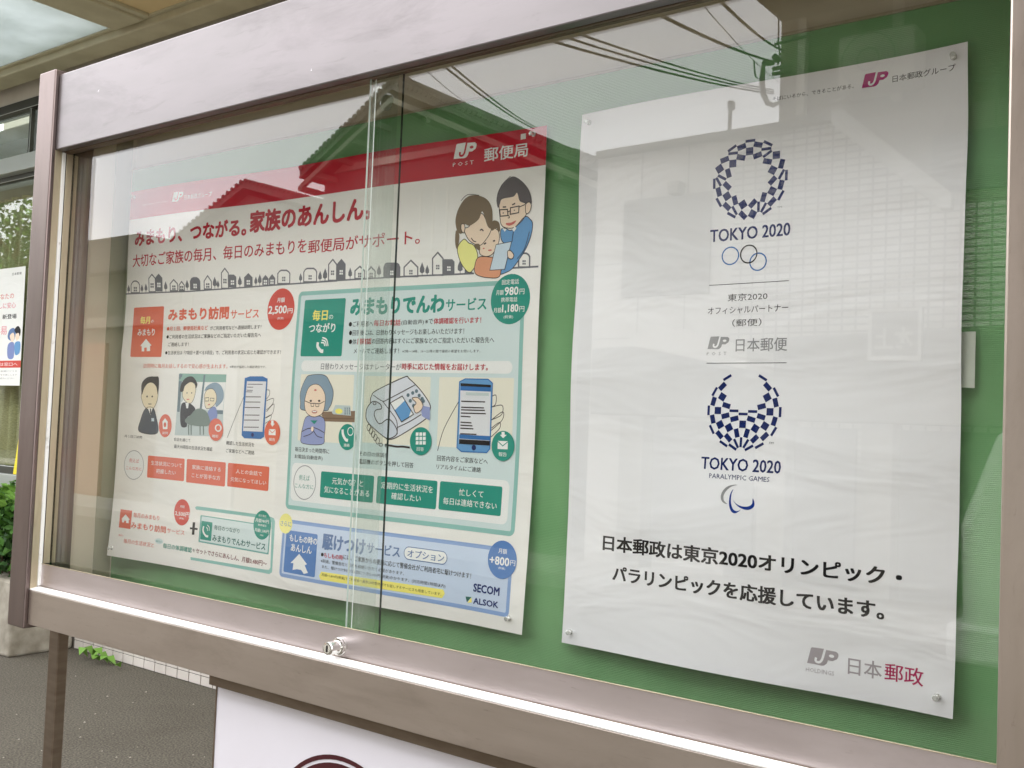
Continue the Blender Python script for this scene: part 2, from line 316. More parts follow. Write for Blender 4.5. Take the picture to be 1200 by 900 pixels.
('S','blue2',2,[(953.2,144.8),(960.1,143.5),(974.1,147.2),(995.8,129.8),(1006.2,134.2),(1011.0,141.8),(1008.7,159.6),(1000.7,177.1),(990.2,191.0),(977.3,204.8),(963.9,210.5),(954.7,210.9),(963.1,196.7),(971.1,175.3),(956.6,163.4),(952.5,153.9)]),
('L','line',3,1.2,[(953.2,144.8),(960.1,143.5),(974.1,147.2),(995.8,129.8),(1006.2,134.2),(1011.0,141.8),(1008.7,159.6),(1000.7,177.1),(990.2,191.0),(977.3,204.8),(963.9,210.5),(954.7,210.9),(963.1,196.7),(971.1,175.3),(956.6,163.4),(952.5,153.9)],1,1),
('S','skinl',5,[(997.1,111.8),(1003.6,108.8),(1007.3,114.5),(1004.4,123.3),(998.2,124.6)]),
('L','line',6,1.2,[(997.1,111.8),(1003.6,108.8),(1007.3,114.5),(1004.4,123.3),(998.2,124.6)],1,1),
('L','line',6,1.6,[(949.2,115.4),(963.6,115.9),(965.0,125.2),(950.7,125.1)],0,1),
('L','line',6,1.6,[(969.0,114.1),(984.9,112.9),(984.6,122.7),(969.1,123.7)],0,1),
('L','line',6,1.4,[(964.3,120.0),(968.8,118.5)],1,0),
('L','line',6,1.4,[(985.0,114.4),(995.9,111.7)],1,0),
('L','line',6,2,[(954.8,111.8),(961.0,112.0)],1,0),
('L','line',6,2,[(972.0,110.0),(977.6,108.3)],1,0),
('O','line',6,956.0,120.7,1.2,0.9,0),
('O','line',6,976.6,118.4,1.1,0.9,0),
('L','line',6,1.2,[(965.9,124.7),(968.0,128.5),(965.0,128.8)],1,0),
('S','lip',6,[(962.0,136.3),(971.2,136.1),(980.2,133.7),(977.0,138.3),(969.1,140.5),(963.3,139.1)]),
('P','white',6,[(955.4,143.1),(963.6,145.2),(960.4,149.0)]),
('P','white',6,[(974.1,147.2),(978.4,142.1),(982.0,145.1),(977.7,150.2)]),
('S','skinl',3,[(881.1,137.6),(890.8,136.5),(913.8,117.7),(926.7,133.6),(934.4,143.4),(925.7,157.6),(914.3,166.2),(899.6,161.5),(889.4,153.3)]),
('L','line',4,1.2,[(881.1,137.6),(890.8,136.5),(913.8,117.7),(926.7,133.6),(934.4,143.4),(925.7,157.6),(914.3,166.2),(899.6,161.5),(889.4,153.3)],1,1),
('S','yellow2',2,[(870.6,167.2),(882.1,154.7),(892.3,161.0),(902.2,165.4),(910.3,179.0),(908.8,193.8),(897.4,206.3),(884.8,198.2),(875.3,184.5)]),
('L','line',3,1.2,[(870.6,167.2),(882.1,154.7),(892.3,161.0),(902.2,165.4),(910.3,179.0),(908.8,193.8),(897.4,206.3),(884.8,198.2),(875.3,184.5)],1,1),
('S','brown',5,[(867.6,138.5),(864.9,123.1),(870.6,106.5),(883.3,92.5),(900.1,88.9),(922.1,96.0),(933.6,110.0),(936.3,128.8),(934.3,141.6),(926.9,137.3),(916.6,115.1),(909.6,126.7),(893.1,134.8),(883.2,132.1),(881.4,143.3),(874.2,145.7)]),
('S','brown',5,[(866.5,140.4),(873.0,146.5),(872.7,161.6),(869.4,169.0),(865.5,157.4)]),
('S','skinl',7,[(877.0,131.7),(882.7,132.1),(884.2,139.8),(881.1,145.2),(876.8,139.2)]),
('L','line',8,1.2,[(877.0,131.7),(882.7,132.1),(884.2,139.8),(881.1,145.2),(876.8,139.2)],1,1),
('L','line',6,2,[(913.0,143.7),(916.5,142.1),(919.8,145.1)],1,0),
('L','line',6,1.4,[(896.7,153.8),(901.8,158.8),(906.7,160.1)],1,0),
('S','brown',4,[(937.2,130.7),(947.9,133.4),(951.2,142.8),(949.9,148.2),(943.7,142.3),(936.8,145.5),(933.1,141.5)]),
('S','skinl',2,[(925.5,153.9),(934.3,141.6),(947.4,146.2),(950.5,159.3),(946.5,170.1),(938.9,180.7),(927.3,183.7),(915.1,179.3),(913.2,168.0),(916.5,162.6)]),
('L','line',3,1.2,[(925.5,153.9),(934.3,141.6),(947.4,146.2),(950.5,159.3),(946.5,170.1),(938.9,180.7),(927.3,183.7),(915.1,179.3),(913.2,168.0),(916.5,162.6)],1,1),
('S','brown',6,[(903.4,164.6),(913.0,164.2),(914.8,173.7),(908.6,171.4)]),
('L','line',6,2.2,[(921.9,164.8),(926.1,163.2)],1,0),
('L','line',6,2.2,[(938.9,161.3),(942.9,161.0)],1,0),
('O','lip',5,921.8,171.3,1.7,1.1,0),
('O','lip',5,933.8,174.8,3.8,1.3,0),
('S','orange2',3,[(906.4,195.6),(909.5,186.4),(917.7,183.2),(936.8,185.2),(953.4,188.9),(954.9,214.6),(931.5,215.8),(911.0,210.7),(905.7,203.0)]),
('L','line',4,1.2,[(906.4,195.6),(909.5,186.4),(917.7,183.2),(936.8,185.2),(953.4,188.9),(954.9,214.6),(931.5,215.8),(911.0,210.7),(905.7,203.0)],1,1),
('P','paleblue',6,[(945.1,167.2),(973.9,164.5),(963.6,205.0),(935.6,204.9)]),
('L','line',7,1,[(945.1,167.2),(973.9,164.5),(963.6,205.0),(935.6,204.9)],0,1),
('S','skinl',8,[(967.8,178.7),(973.6,178.2),(979.6,184.9),(976.5,190.2),(969.5,188.0)]),
('L','line',9,1.2,[(967.8,178.7),(973.6,178.2),(979.6,184.9),(976.5,190.2),(969.5,188.0)],1,1),
('L','line',6,1,[(976.5,150.1),(974.9,161.0),(975.1,164.6)],1,0),
('L','line',6,1,[(1006.0,152.3),(998.4,177.0),(985.7,190.7)],1,0),
('L','line',6,1,[(874.8,95.5),(887.8,87.2),(909.8,90.2)],1,0),
('L','line',6,1,[(944.3,92.4),(951.7,78.4),(967.3,67.1)],1,0),
]),
('monthly_tile',[
('R','orange',2,31.0,235.2,100.6,98.4,3),
('T','yellow3',3,55.7,88.2,261.0,14.3,'毎月',3),
('T','white',3,91.1,101.4,263.6,6.2,'の',1),
('T','white',3,49.5,106.0,285.0,13.1,'みまもり',3),
('P','white',3,[(61.6,311.7),(78.7,297.9),(98.2,311.0),(93.6,311.6),(94.5,322.1),(83.6,322.3),(82.9,314.9),(75.1,315.5),(75.8,322.6),(67.4,322.6),(66.5,312.6)]),
]),
('visit_service_title',[
('T','orange',2,146.2,329.6,252.2,21.9,'みまもり訪問',5),
('T','orange',2,334.4,414.7,255.6,16.1,'サービス',2.5),
]),
('price_badge',[
('O','red2',3,473.9,250.2,36.3,36.6,0),
('T','white',4,462.3,482.9,234.1,8.3,'月額',2),
('T','white',4,440.7,490.4,252.0,15.6,'2,500',3),
('T','white',4,492.6,506.0,254.1,8.2,'円',2),
('T','white',4,466.1,484.2,266.6,5.0,'(税抜)',0),
]),
('visit_service_text',[
('T','orange',2,143.6,270.0,279.1,8.2,'●月１回、郵便局社員など',2),
('T','black',2,277.0,424.0,280.2,7.6,'がご利用者宅などへ直接訪問します！',0.8),
('T','black',2,144.0,425.2,294.7,7.9,'●ご利用者の生活状況はご家族などのご指定いただいた報告先へ',0.8),
('T','black',2,150.5,214.6,309.4,7.9,'ご連絡します！',0.8),
('T','black',2,143.0,483.9,325.5,7.6,'●生活状況は「7項目＋選べる3項目」で、ご利用者の状況に応じた確認ができます！',0.8),
('T','orange',2,76.0,335.7,350.8,8.6,'訪問時に毎月お話しするので安心感が生まれます。',0.8),
('T','black',2,342.5,446.5,351.7,4.6,'※弊社が指定した確認項目です。',0),
]),
('visitor_illustration',[
('S','slate',2,[(72.6,479.8),(75.6,456.7),(89.2,434.8),(112.2,431.7),(123.8,445.9),(131.1,480.5)]),
('L','line',3,1,[(72.6,479.8),(75.6,456.7),(89.2,434.8),(112.2,431.7),(123.8,445.9),(131.1,480.5)],1,1),
('S','skin3',3,[(74.5,407.5),(81.9,385.8),(112.6,382.4),(126.8,397.3),(127.0,415.5),(117.3,431.6),(102.3,435.9),(86.1,430.3),(77.1,418.2)]),
('L','line',4,1,[(74.5,407.5),(81.9,385.8),(112.6,382.4),(126.8,397.3),(127.0,415.5),(117.3,431.6),(102.3,435.9),(86.1,430.3),(77.1,418.2)],1,1),
('S','navy3',4,[(76.1,407.5),(74.0,385.9),(91.1,373.4),(116.8,371.6),(127.1,373.1),(129.6,388.2),(127.7,406.4),(121.2,391.4),(107.7,383.9),(93.3,385.7),(82.8,395.0)]),
('P','white',5,[(97.9,433.9),(113.3,432.9),(107.4,446.4)]),
('P','slate2',6,[(104.7,434.3),(108.3,434.2),(110.3,444.8),(106.2,445.0)]),
('O','line',5,93.6,410.8,2.6,1.8,0),
('O','line',5,110.2,410.4,2.6,1.8,0),
('L','line',5,1.5,[(98.7,425.3),(109.0,425.1)],1,0),
('P','paleblue',5,[(110.5,452.4),(119.2,452.1),(119.8,458.2),(111.1,458.5)]),
]),
('visit_badge',[
('O','orange',3,154.9,465.4,20.0,22.1,0),
('P','white',4,[(153.6,451.0),(162.7,457.3),(162.5,471.7),(148.5,472.2),(145.7,457.9)]),
('O','orange',5,154.3,463.6,4.0,4.8,0),
('T','white',4,147.2,164.2,479.2,5.1,'訪問',1),
]),
('conversation_illustration',[
('P','panelgrey',1,[(193.2,365.3),(334.1,365.7),(329.9,432.0),(331.4,478.5),(185.1,482.4),(188.9,436.1)]),
('P','white',2,[(241.9,380.2),(332.9,379.8),(328.5,430.4),(223.0,431.9),(200.9,421.1)]),
('P','tealgrey',3,[(191.8,364.9),(333.6,365.7),(334.1,379.8),(241.9,380.2),(191.8,379.2)]),
('P','slate3',3,[(190.6,366.2),(201.2,366.1),(198.4,437.4),(190.4,437.6)]),
('P','slate3',4,[(266.6,367.1),(271.7,367.1),(265.7,430.7),(259.3,430.8)]),
('P','slate3',3,[(310.0,431.3),(329.8,431.2),(329.2,438.2),(310.1,438.0)]),
('S','skin3',4,[(204.7,404.9),(208.4,387.0),(228.9,380.3),(243.9,388.1),(242.9,405.7),(234.9,418.7),(223.3,420.6),(210.9,414.4)]),
('L','line',5,1,[(204.7,404.9),(208.4,387.0),(228.9,380.3),(243.9,388.1),(242.9,405.7),(234.9,418.7),(223.3,420.6),(210.9,414.4)],1,1),
('S','black2',6,[(197.5,398.6),(199.0,385.6),(212.5,373.3),(233.3,370.6),(248.7,383.3),(244.4,392.9),(240.9,383.4),(226.4,381.2),(211.2,388.6),(206.8,398.4)]),
('S','navy4',4,[(200.2,442.2),(203.7,422.7),(216.6,419.2),(232.6,422.0),(246.5,431.2),(236.9,441.1),(221.9,448.0),(222.0,464.0),(204.9,464.6)]),
('P','white',5,[(215.4,420.0),(225.9,419.7),(224.2,430.2),(219.0,430.4)]),
('S','bluegrey',4,[(271.7,397.2),(278.5,387.6),(298.2,381.0),(315.9,383.9),(328.1,396.2),(328.2,411.8),(314.3,423.0),(306.8,423.2),(302.2,398.2),(286.6,392.2)]),
('S','skin3',5,[(272.3,403.5),(281.6,393.9),(296.7,392.8),(307.6,402.8),(307.5,416.9),(294.6,426.7),(279.6,428.7),(273.7,419.4)]),
('L','line',6,1,[(272.3,403.5),(281.6,393.9),(296.7,392.8),(307.6,402.8),(307.5,416.9),(294.6,426.7),(279.6,428.7),(273.7,419.4)],1,1),
('L','line',7,1,[(274.1,409.8),(285.5,408.8),(286.0,415.1),(275.4,415.4)],0,1),
('L','line',7,1,[(290.6,409.5),(301.9,410.0),(301.1,414.7),(291.0,414.7)],0,1),
('S','lilac',4,[(285.1,433.3),(304.5,424.9),(313.2,438.7),(306.8,451.4),(286.7,452.1)]),
('S','tablegreen',6,[(216.9,451.3),(231.9,442.8),(249.0,431.1),(269.6,430.5),(285.6,439.6),(289.9,459.9),(241.4,461.7),(220.1,457.7)]),
('P','tablegreen',6,[(225.6,460.7),(229.3,460.5),(230.0,479.7),(227.3,479.8)]),
('P','tablegreen',6,[(233.5,460.4),(237.1,460.2),(237.8,479.4),(235.2,479.5)]),
('P','tablegreen',6,[(260.6,459.4),(264.2,459.2),(264.8,478.2),(262.2,478.4)]),
('P','tablegreen',6,[(270.8,459.0),(274.3,458.9),(275.0,477.8),(272.4,477.9)]),
('O','line',7,219.0,401.4,1.6,1.3,0),
('O','line',7,233.4,401.1,1.6,1.3,0),
('L','lip',7,2,[(218.7,413.5),(227.1,413.3)],1,0),
('L','lip',7,2,[(284.1,422.2),(290.3,421.3)],1,0),
('O','orange',8,310.6,466.9,21.9,20.6,0),
('O','white',9,317.8,463.5,9.9,7.0,0),
('O','orange',10,317.8,463.5,6.4,4.7,0),
('T','white',9,300.4,318.5,478.7,5.3,'確認',1),
]),
('phone_illustration',[
('L','line',3,1,[(344.4,480.2),(361.9,449.8),(390.8,401.2)],1,0),
('L','line',3,1,[(451.9,391.7),(460.3,392.9),(460.1,401.2),(452.3,408.2)],1,0),
('L','line',3,1,[(453.4,410.9),(471.7,406.4),(470.4,416.0),(453.9,427.4)],1,0),
('L','line',3,1,[(454.9,430.1),(473.7,415.9),(471.7,432.3),(453.7,441.1)],1,0),
('L','line',3,1,[(451.6,441.2),(467.8,435.2),(466.4,443.4),(452.4,450.7)],1,0),
('P','blue3',4,[(388.4,371.8),(403.3,368.5),(439.5,368.2),(453.2,372.5),(450.9,474.1),(442.0,478.1),(395.0,478.8),(386.8,474.1)]),
('P','screen',5,[(395.3,377.3),(449.9,377.2),(446.4,465.5),(390.5,466.1)]),
('P','grey',6,[(397.9,382.0),(440.6,381.7),(440.7,383.1),(398.0,383.4)]),
('P','grey',6,[(397.0,387.1),(414.2,387.1),(414.3,388.5),(397.1,388.5)]),
('P','grey',6,[(396.2,392.7),(413.4,392.7),(413.5,394.1),(396.3,394.1)]),
('P','grey',6,[(395.1,395.5),(412.3,395.5),(412.5,396.9),(395.2,396.9)]),
('P','line',6,[(394.5,404.5),(437.3,403.8),(437.4,405.2),(394.6,405.9)]),
('P','line',6,[(394.0,413.7),(436.7,413.0),(436.9,414.3),(394.1,415.1)]),
('P','line',6,[(393.5,423.5),(436.3,422.6),(436.4,424.0),(393.6,424.9)]),
('P','line',6,[(393.3,436.9),(436.1,435.9),(436.2,437.3),(393.4,438.3)]),
('P','line',6,[(392.7,445.9),(435.5,444.7),(435.6,446.1),(392.8,447.3)]),
('P','line',6,[(392.5,458.5),(435.2,457.1),(435.3,458.5),(392.6,459.9)]),
('O','navy',5,418.1,471.9,3.8,3.6,0),
('O','orange',6,473.5,465.5,21.4,21.7,0),
('P','white',7,[(463.9,459.9),(482.9,459.7),(482.9,470.0),(463.9,470.3)]),
('L','orange',8,1.2,[(464.0,460.4),(473.6,466.3),(483.0,460.2)],0,0),
('T','white',7,465.4,481.9,477.7,5.4,'報告',1),
('P','white',7,[(469.4,444.7),(476.0,444.4),(476.4,449.9),(479.7,449.7),(473.5,455.4),(467.3,450.2),(469.8,450.1)]),
]),
('visit_captions',[
('T','black',2,24.1,82.5,490.6,5.3,'月１回ご訪問',0.6),
('T','black',2,183.2,234.0,490.0,6.5,'会話を通じて',1),
('T','black',2,184.4,300.9,503.2,7.1,'最大10項目の生活状況を確認',1),
('T','black',2,341.7,423.7,489.2,7.3,'確認した生活状況を',1.2),
('T','black',2,342.0,424.9,503.2,7.3,'ご家族などへご連絡',1.2),
]),
('example_oval',[
('O','white',2,60.5,545.9,31.6,28.1,0),
('O','grey2',3,60.5,545.9,31.6,28.1,1.2),
('T','red2',3,44.8,76.5,537.6,8.0,'例えば',0.4),
('T','red2',3,35.6,86.3,552.7,6.8,'こんな方に',0.4),
]),
('visit_answer',[
('R','orange',2,104.5,525.0,113.8,42.4,3),
('T','white',3,115.2,210.4,538.4,8.4,'生活状況について',0.4),
('T','white',3,132.8,192.3,553.1,8.4,'把握したい',0.4),
]),
('visit_answer',[
('R','orange',2,224.8,524.9,117.9,43.7,3),
('T','white',3,241.7,328.4,538.9,8.1,'家族に連絡する',0.4),
('T','white',3,241.2,327.9,554.2,8.1,'ことが苦手な方',0.4),
]),
('visit_answer',[
('R','orange',2,349.2,525.1,119.8,42.3,3),
('T','white',3,373.7,449.4,538.7,7.8,'人との会話で',0.4),
('T','white',3,359.0,462.4,553.6,7.8,'元気になってほしい',0.4),
]),
('visit_mini_tile',[
('R','orange',2,28.0,634.8,37.8,35.7,1),
('P','white',3,[(33.7,653.9),(46.1,643.5),(61.4,652.6),(57.7,652.9),(58.4,659.9),(50.3,659.8),(49.9,655.5),(43.5,655.8),(43.9,659.7),(36.9,659.7),(36.3,653.6)]),
('T','orange',2,71.0,151.3,642.2,9.1,'毎月のみまもり',1.5),
('T','orange',2,66.6,174.1,662.2,12.7,'みまもり訪問',2.5),
('T','orange',2,177.4,230.4,662.5,8.8,'サービス',1),
]),
('mini_price_badge',[
('O','red2',3,218.4,625.4,24.0,24.4,0),
('T','white',4,211.7,224.7,614.7,5.2,'月額',0.8),
('T','white',4,197.9,241.7,628.6,8.8,'2,500円',2),
('T','white',4,211.3,225.7,637.0,3.5,'(税抜)',0),
]),
('plus_sign',[
('P','black',2,[(245.7,650.7),(268.8,650.2),(268.7,653.7),(245.5,654.2)]),
('P','black',3,[(252.9,640.7),(260.4,640.3),(260.6,663.2),(253.0,663.6)]),
]),
('set_offer_frame',[
('P','teal3',1,[(256.1,613.5),(261.5,610.4),(473.3,609.3),(490.0,612.4),(493.7,617.5),(496.4,703.1),(489.4,707.4),(477.0,707.3),(256.2,709.8),(254.8,704.8),(478.6,701.2),(488.0,700.1),(490.9,695.7),(485.0,621.0),(480.1,616.0),(469.7,615.1),(260.2,616.9)]),
]),
('call_mini_tile',[
('R','teal2',2,274.6,625.6,208.6,49.4,2),
('R','tealbg',3,278.8,627.4,201.3,45.0,2),
('R','teal',4,279.4,635.7,33.4,33.7,1),
('L','white',5,4,[(287.0,644.8),(286.4,653.5),(295.0,661.2),(303.3,661.8)],1,0),
('L','white',5,1.5,[(297.9,641.8),(304.2,645.2),(304.7,651.7)],1,0),
('L','white',5,1.5,[(295.5,646.0),(299.4,648.5),(299.7,652.2)],1,0),
('T','tealtext',4,319.1,395.6,643.7,8.5,'毎日のつながり',1.5),
('T','tealtext',4,316.3,473.4,662.9,11.8,'みまもりでんわサービス',2.5),
]),
('mini_price_badge',[
('O','teal',5,459.4,626.6,24.8,25.1,0),
('T','white',6,447.7,469.3,610.8,3.8,'固定電話',0.5),
('T','white',6,439.5,477.4,619.5,6.5,'月額980円',1.6),
('T','white',6,447.7,471.4,627.1,3.8,'携帯電話',0.5),
('T','white',6,439.3,479.6,636.6,6.5,'月額1,180円',1.6),
('T','white',6,455.4,465.8,644.4,3.2,'(税抜)',0),
]),
('set_offer_text',[
('T','orange',2,30.3,46.4,685.2,4.3,'毎月の',0.3),
('T','orange',2,48.5,142.1,694.6,8.5,'毎月の生活状況と',0.8),
('O','tealbg',2,156.4,685.3,12.4,5.3,0),
('T','teal',3,147.4,165.4,685.6,4.1,'毎日の',0.3),
('T','teal',2,169.6,256.9,691.9,9.4,'毎日の体調確認',2),
('T','black',2,259.3,266.8,691.5,5.7,'を',1),
('T','maroon',2,269.7,480.6,691.2,9.7,'セットでさらにあんしん、月額3,480円～',1.5),
]),
('call_panel',[
('R','tealbg',1,518.6,221.5,485.1,371.7,10),
('F','teal3',2,518.6,221.5,485.1,371.7,10,7),
]),
('daily_tile',[
('R','teal',2,536.3,236.6,101.2,96.8,3),
('T','yellow3',3,559.1,596.9,263.7,17.5,'毎日',3),
('T','white',3,599.7,610.6,267.4,7.2,'の',1),
('T','white',3,552.7,618.0,285.1,15.3,'つながり',3),
('L','white',3,6,[(578.3,309.6),(578.3,316.8),(586.7,324.0),(593.0,324.8)],1,0),
('L','white',3,2.4,[(585.7,310.3),(593.1,311.1),(595.5,316.2)],1,0),
('L','white',3,2.4,[(587.0,306.0),(596.0,308.3),(599.7,316.2)],1,0),
('L','white',3,2.4,[(588.2,301.7),(598.9,305.4),(603.8,316.2)],1,0),
]),
('call_service_title',[
('T','teal',2,649.6,850.0,252.0,26.2,'みまもりでんわ',5),
('T','teal',2,853.3,932.4,254.4,18.4,'サービス',2.5),
]),
('price_badge',[
('O','teal',4,976.8,249.5,36.5,37.1,0),
('T','white',5,959.8,991.5,224.1,7.6,'固定電話',1),
('T','white',5,949.8,963.8,239.1,7.6,'月額',1),
('T','white',5,965.8,991.4,237.7,12.0,'980',3),
('T','white',5,993.5,1002.4,239.3,8.1,'円',1),
('T','white',5,959.7,990.2,250.2,7.0,'携帯電話',1),
('T','white',5,946.5,961.3,265.3,7.6,'月額',1),
('T','white',5,962.5,992.9,263.8,12.6,'1,180',3),
('T','white',5,994.5,1003.8,264.8,8.1,'円',1),
('T','white',5,966.0,983.8,275.9,5.7,'(税抜)',0),
]),
('call_service_text',[
('T','black',2,649.0,704.1,280.4,9.2,'●ご利用者へ',0.8),
('T','crimson',2,705.4,763.0,279.7,9.7,'毎日お電話',2.2),
('T','black',2,764.5,810.8,280.1,8.8,'(自動音声)',0.8),
('T','black',2,813.4,829.4,279.3,8.0,'※で',0.6),
('T','crimson',2,830.7,923.6,278.8,9.3,'体調確認を行います！',2.2),
('T','black',2,651.1,891.6,294.9,9.2,'●回答後には、日替わりメッセージもお楽しみいただけます！',0.8),
('T','black',2,652.1,669.5,309.4,9.2,'●体',0.8),
('T','crimson',2,671.0,702.6,309.2,9.8,'調確認',2.2),
('T','black',2,703.6,949.8,308.9,9.0,'の回答内容はすぐにご家族などのご指定いただいた報告先へ',0.8),
('T','black',2,664.6,762.7,324.6,9.1,'メールでご連絡します！',0.8),
('T','black',2,769.8,924.3,325.5,4.7,'※7時～14時、16～21時の間で接続の希望をお伺いします。',0.2),
]),
('message_strip',[
('R','white',3,540.8,340.3,445.0,18.6,12),
('T','grey3',4,590.3,769.0,350.2,10.8,'日替わりメッセージはナレーターが',0.4),
('T','crimson',4,770.4,940.0,349.4,10.1,'時季に応じた情報をお届けします。',2.4),
]),
('senior_illustration',[
('R','cream',2,541.2,363.7,128.2,112.5,2),
('P','brown2',3,[(599.6,426.0),(676.7,422.2),(675.1,440.8),(606.4,441.7),(598.9,432.4)]),
('P','brown3',4,[(602.6,435.5),(676.4,433.8),(676.1,436.1),(605.0,437.8)]),
('P','panelgrey',4,[(622.5,426.9),(629.4,413.9),(664.0,414.1),(666.3,430.3),(626.0,429.2)]),
('O','yellow3',5,638.7,423.8,8.5,4.4,0),
('P','slate3',5,[(651.0,417.5),(654.1,417.6),(654.2,419.4),(651.1,419.4)]),
('P','slate3',5,[(651.2,420.6),(654.3,420.7),(654.5,422.6),(651.3,422.5)]),
('P','slate3',5,[(651.4,423.7),(654.5,423.8),(654.7,425.7),(651.6,425.6)]),
('P','slate3',5,[(651.7,426.8),(654.8,426.9),(654.9,428.8),(651.8,428.7)]),
('P','slate3',5,[(655.9,417.4),(659.0,417.4),(659.1,419.3),(656.0,419.2)]),
('P','slate3',5,[(656.1,420.5),(659.2,420.6),(659.3,422.4),(656.2,422.3)]),
('P','slate3',5,[(656.3,423.6),(659.4,423.7),(659.5,425.5),(656.4,425.4)]),
('P','slate3',5,[(656.5,426.7),(659.6,426.8),(659.8,428.6),(656.7,428.6)]),
('P','slate3',5,[(660.7,417.2),(663.8,417.3),(663.9,419.2),(660.9,419.1)]),
('P','slate3',5,[(660.9,420.3),(664.0,420.4),(664.2,422.3),(661.1,422.2)]),
('P','slate3',5,[(661.2,423.4),(664.3,423.5),(664.4,425.4),(661.3,425.3)]),
('P','slate3',5,[(661.4,426.5),(664.5,426.6),(664.6,428.5),(661.5,428.4)]),
('S','lilac2',3,[(550.0,467.8),(552.6,454.8),(559.5,436.9),(574.6,433.2),(597.8,434.0),(607.3,443.2),(607.0,465.3),(602.4,479.8),(554.5,480.4)]),
('L','line',4,1,[(550.0,467.8),(552.6,454.8),(559.5,436.9),(574.6,433.2),(597.8,434.0),(607.3,443.2),(607.0,465.3),(602.4,479.8),(554.5,480.4)],1,1),
('S','bluegrey',4,[(544.5,411.5),(543.2,393.8),(553.5,372.6),(564.8,365.3),(599.7,364.9),(614.3,376.7),(623.4,392.3),(621.2,409.7),(615.1,419.3),(606.3,424.3),(550.3,424.3)]),
('L','line',5,1,[(544.5,411.5),(543.2,393.8),(553.5,372.6),(564.8,365.3),(599.7,364.9),(614.3,376.7),(623.4,392.3),(621.2,409.7),(615.1,419.3),(606.3,424.3),(550.3,424.3)],1,1),
('S','skinl',6,[(555.9,404.8),(561.8,388.6),(573.0,381.2),(589.4,381.8),(603.0,394.3),(605.7,410.0),(600.8,427.6),(586.3,434.4),(572.3,434.1),(560.0,427.2),(555.6,416.1)]),
('L','line',7,1,[(555.9,404.8),(561.8,388.6),(573.0,381.2),(589.4,381.8),(603.0,394.3),(605.7,410.0),(600.8,427.6),(586.3,434.4),(572.3,434.1),(560.0,427.2),(555.6,416.1)],1,1),
('O','line',8,570.8,408.5,3.0,1.8,0),
('O','line',8,591.3,408.0,3.0,1.7,0),
('L','line',8,1.2,[(556.2,408.8),(570.7,412.5),(580.0,412.3),(591.7,412.8),(604.0,408.5)],1,0),
('L','line',8,1,[(571.1,412.5),(578.9,412.6),(578.1,417.9),(572.2,417.6)],0,1),
('L','line',8,1,[(582.8,412.5),(591.2,412.6),(591.1,417.6),(583.9,417.7)],0,1),
('O','lip2',8,581.1,426.6,7.0,2.9,0),
('P','white',9,[(576.3,425.1),(586.1,424.9),(585.3,426.8),(576.9,427.0)]),
('O','lip',8,580.7,390.2,3.3,1.6,0),
('P','teal',5,[(571.6,441.3),(589.1,440.7),(581.4,447.3)]),
('L','line',5,1.2,[(550.7,461.3),(566.8,455.0),(580.9,455.3),(574.5,463.5),(556.0,469.1)],1,0),
('L','line',5,1.2,[(606.7,460.6),(590.1,454.9),(578.4,453.8),(588.7,466.1),(602.7,468.7)],1,0),
('O','skinl',6,577.4,455.4,3.3,4.1,0),
]),
('call_badge',[
('O','teal',6,660.4,465.3,19.8,21.3,0),
('L','white',7,5,[(649.1,453.4),(650.8,461.9),(656.9,469.4),(662.5,470.7)],1,0),
('O','white',7,667.0,455.8,6.1,6.5,1.5),
('T','white',7,653.1,666.4,478.6,5.3,'連絡',1),
]),
('telephone_illustration',[
('R','cream',2,693.3,365.2,136.6,107.2,2),
('S','silver',3,[(708.0,406.8),(709.5,397.6),(719.5,388.2),(776.3,366.3),(786.6,368.4),(809.7,385.2),(829.8,406.8),(829.6,418.5),(822.5,430.4),(770.1,459.1),(749.9,465.2),(741.4,461.8),(712.6,441.8)]),
('L','line',4,1.6,[(708.0,406.8),(709.5,397.6),(719.5,388.2),(776.3,366.3),(786.6,368.4),(809.7,385.2),(829.8,406.8),(829.6,418.5),(822.5,430.4),(770.1,459.1),(749.9,465.2),(741.4,461.8),(712.6,441.8)],1,1),
('L','line',5,1.4,[(713.7,396.0),(733.3,404.7),(745.6,401.4),(799.3,377.9)],1,0),
('L','line',5,1.4,[(733.3,404.7),(751.1,420.8),(764.5,435.4),(766.9,456.2)],1,0),
('P','white',5,[(750.2,407.3),(774.1,395.9),(798.6,423.8),(774.8,436.5)]),
('P','blue2',6,[(760.2,418.3),(780.6,402.1),(792.8,418.1),(788.6,430.1),(774.7,436.2)]),
('L','line',7,1.4,[(750.2,407.3),(774.1,395.9),(798.6,423.8),(774.8,436.5)],0,1),
('L','line',5,1.4,[(766.2,445.8),(792.9,434.4),(814.1,423.4)],1,0),
('S','silver2',6,[(699.5,423.8),(704.2,413.0),(714.4,405.9),(728.4,409.3),(732.0,416.8),(719.6,420.2),(718.1,429.4),(729.5,441.1),(747.7,433.0),(763.0,444.4),(765.8,456.3),(749.8,463.7),(732.7,457.7),(703.8,439.0)]),
('L','line',7,1.6,[(699.5,423.8),(704.2,413.0),(714.4,405.9),(728.4,409.3),(732.0,416.8),(719.6,420.2),(718.1,429.4),(729.5,441.1),(747.7,433.0),(763.0,444.4),(765.8,456.3),(749.8,463.7),(732.7,457.7),(703.8,439.0)],1,1),
('O','line',8,717.1,409.3,3.8,2.4,0),
('O','silver',9,717.1,409.0,2.1,1.4,0),
('O','slate3',5,785.8,394.2,3.2,3.0,0),
('O','slate3',5,795.1,390.6,3.2,3.0,0),
('O','slate3',5,802.5,387.5,3.2,3.0,0),
('O','slate3',5,808.3,394.3,3.2,2.9,0),
('O','slate3',5,814.6,399.1,3.2,2.9,0),
('O','slate3',5,790.8,403.0,3.2,3.0,0),
('O','slate3',5,797.8,410.5,3.2,3.0,0),
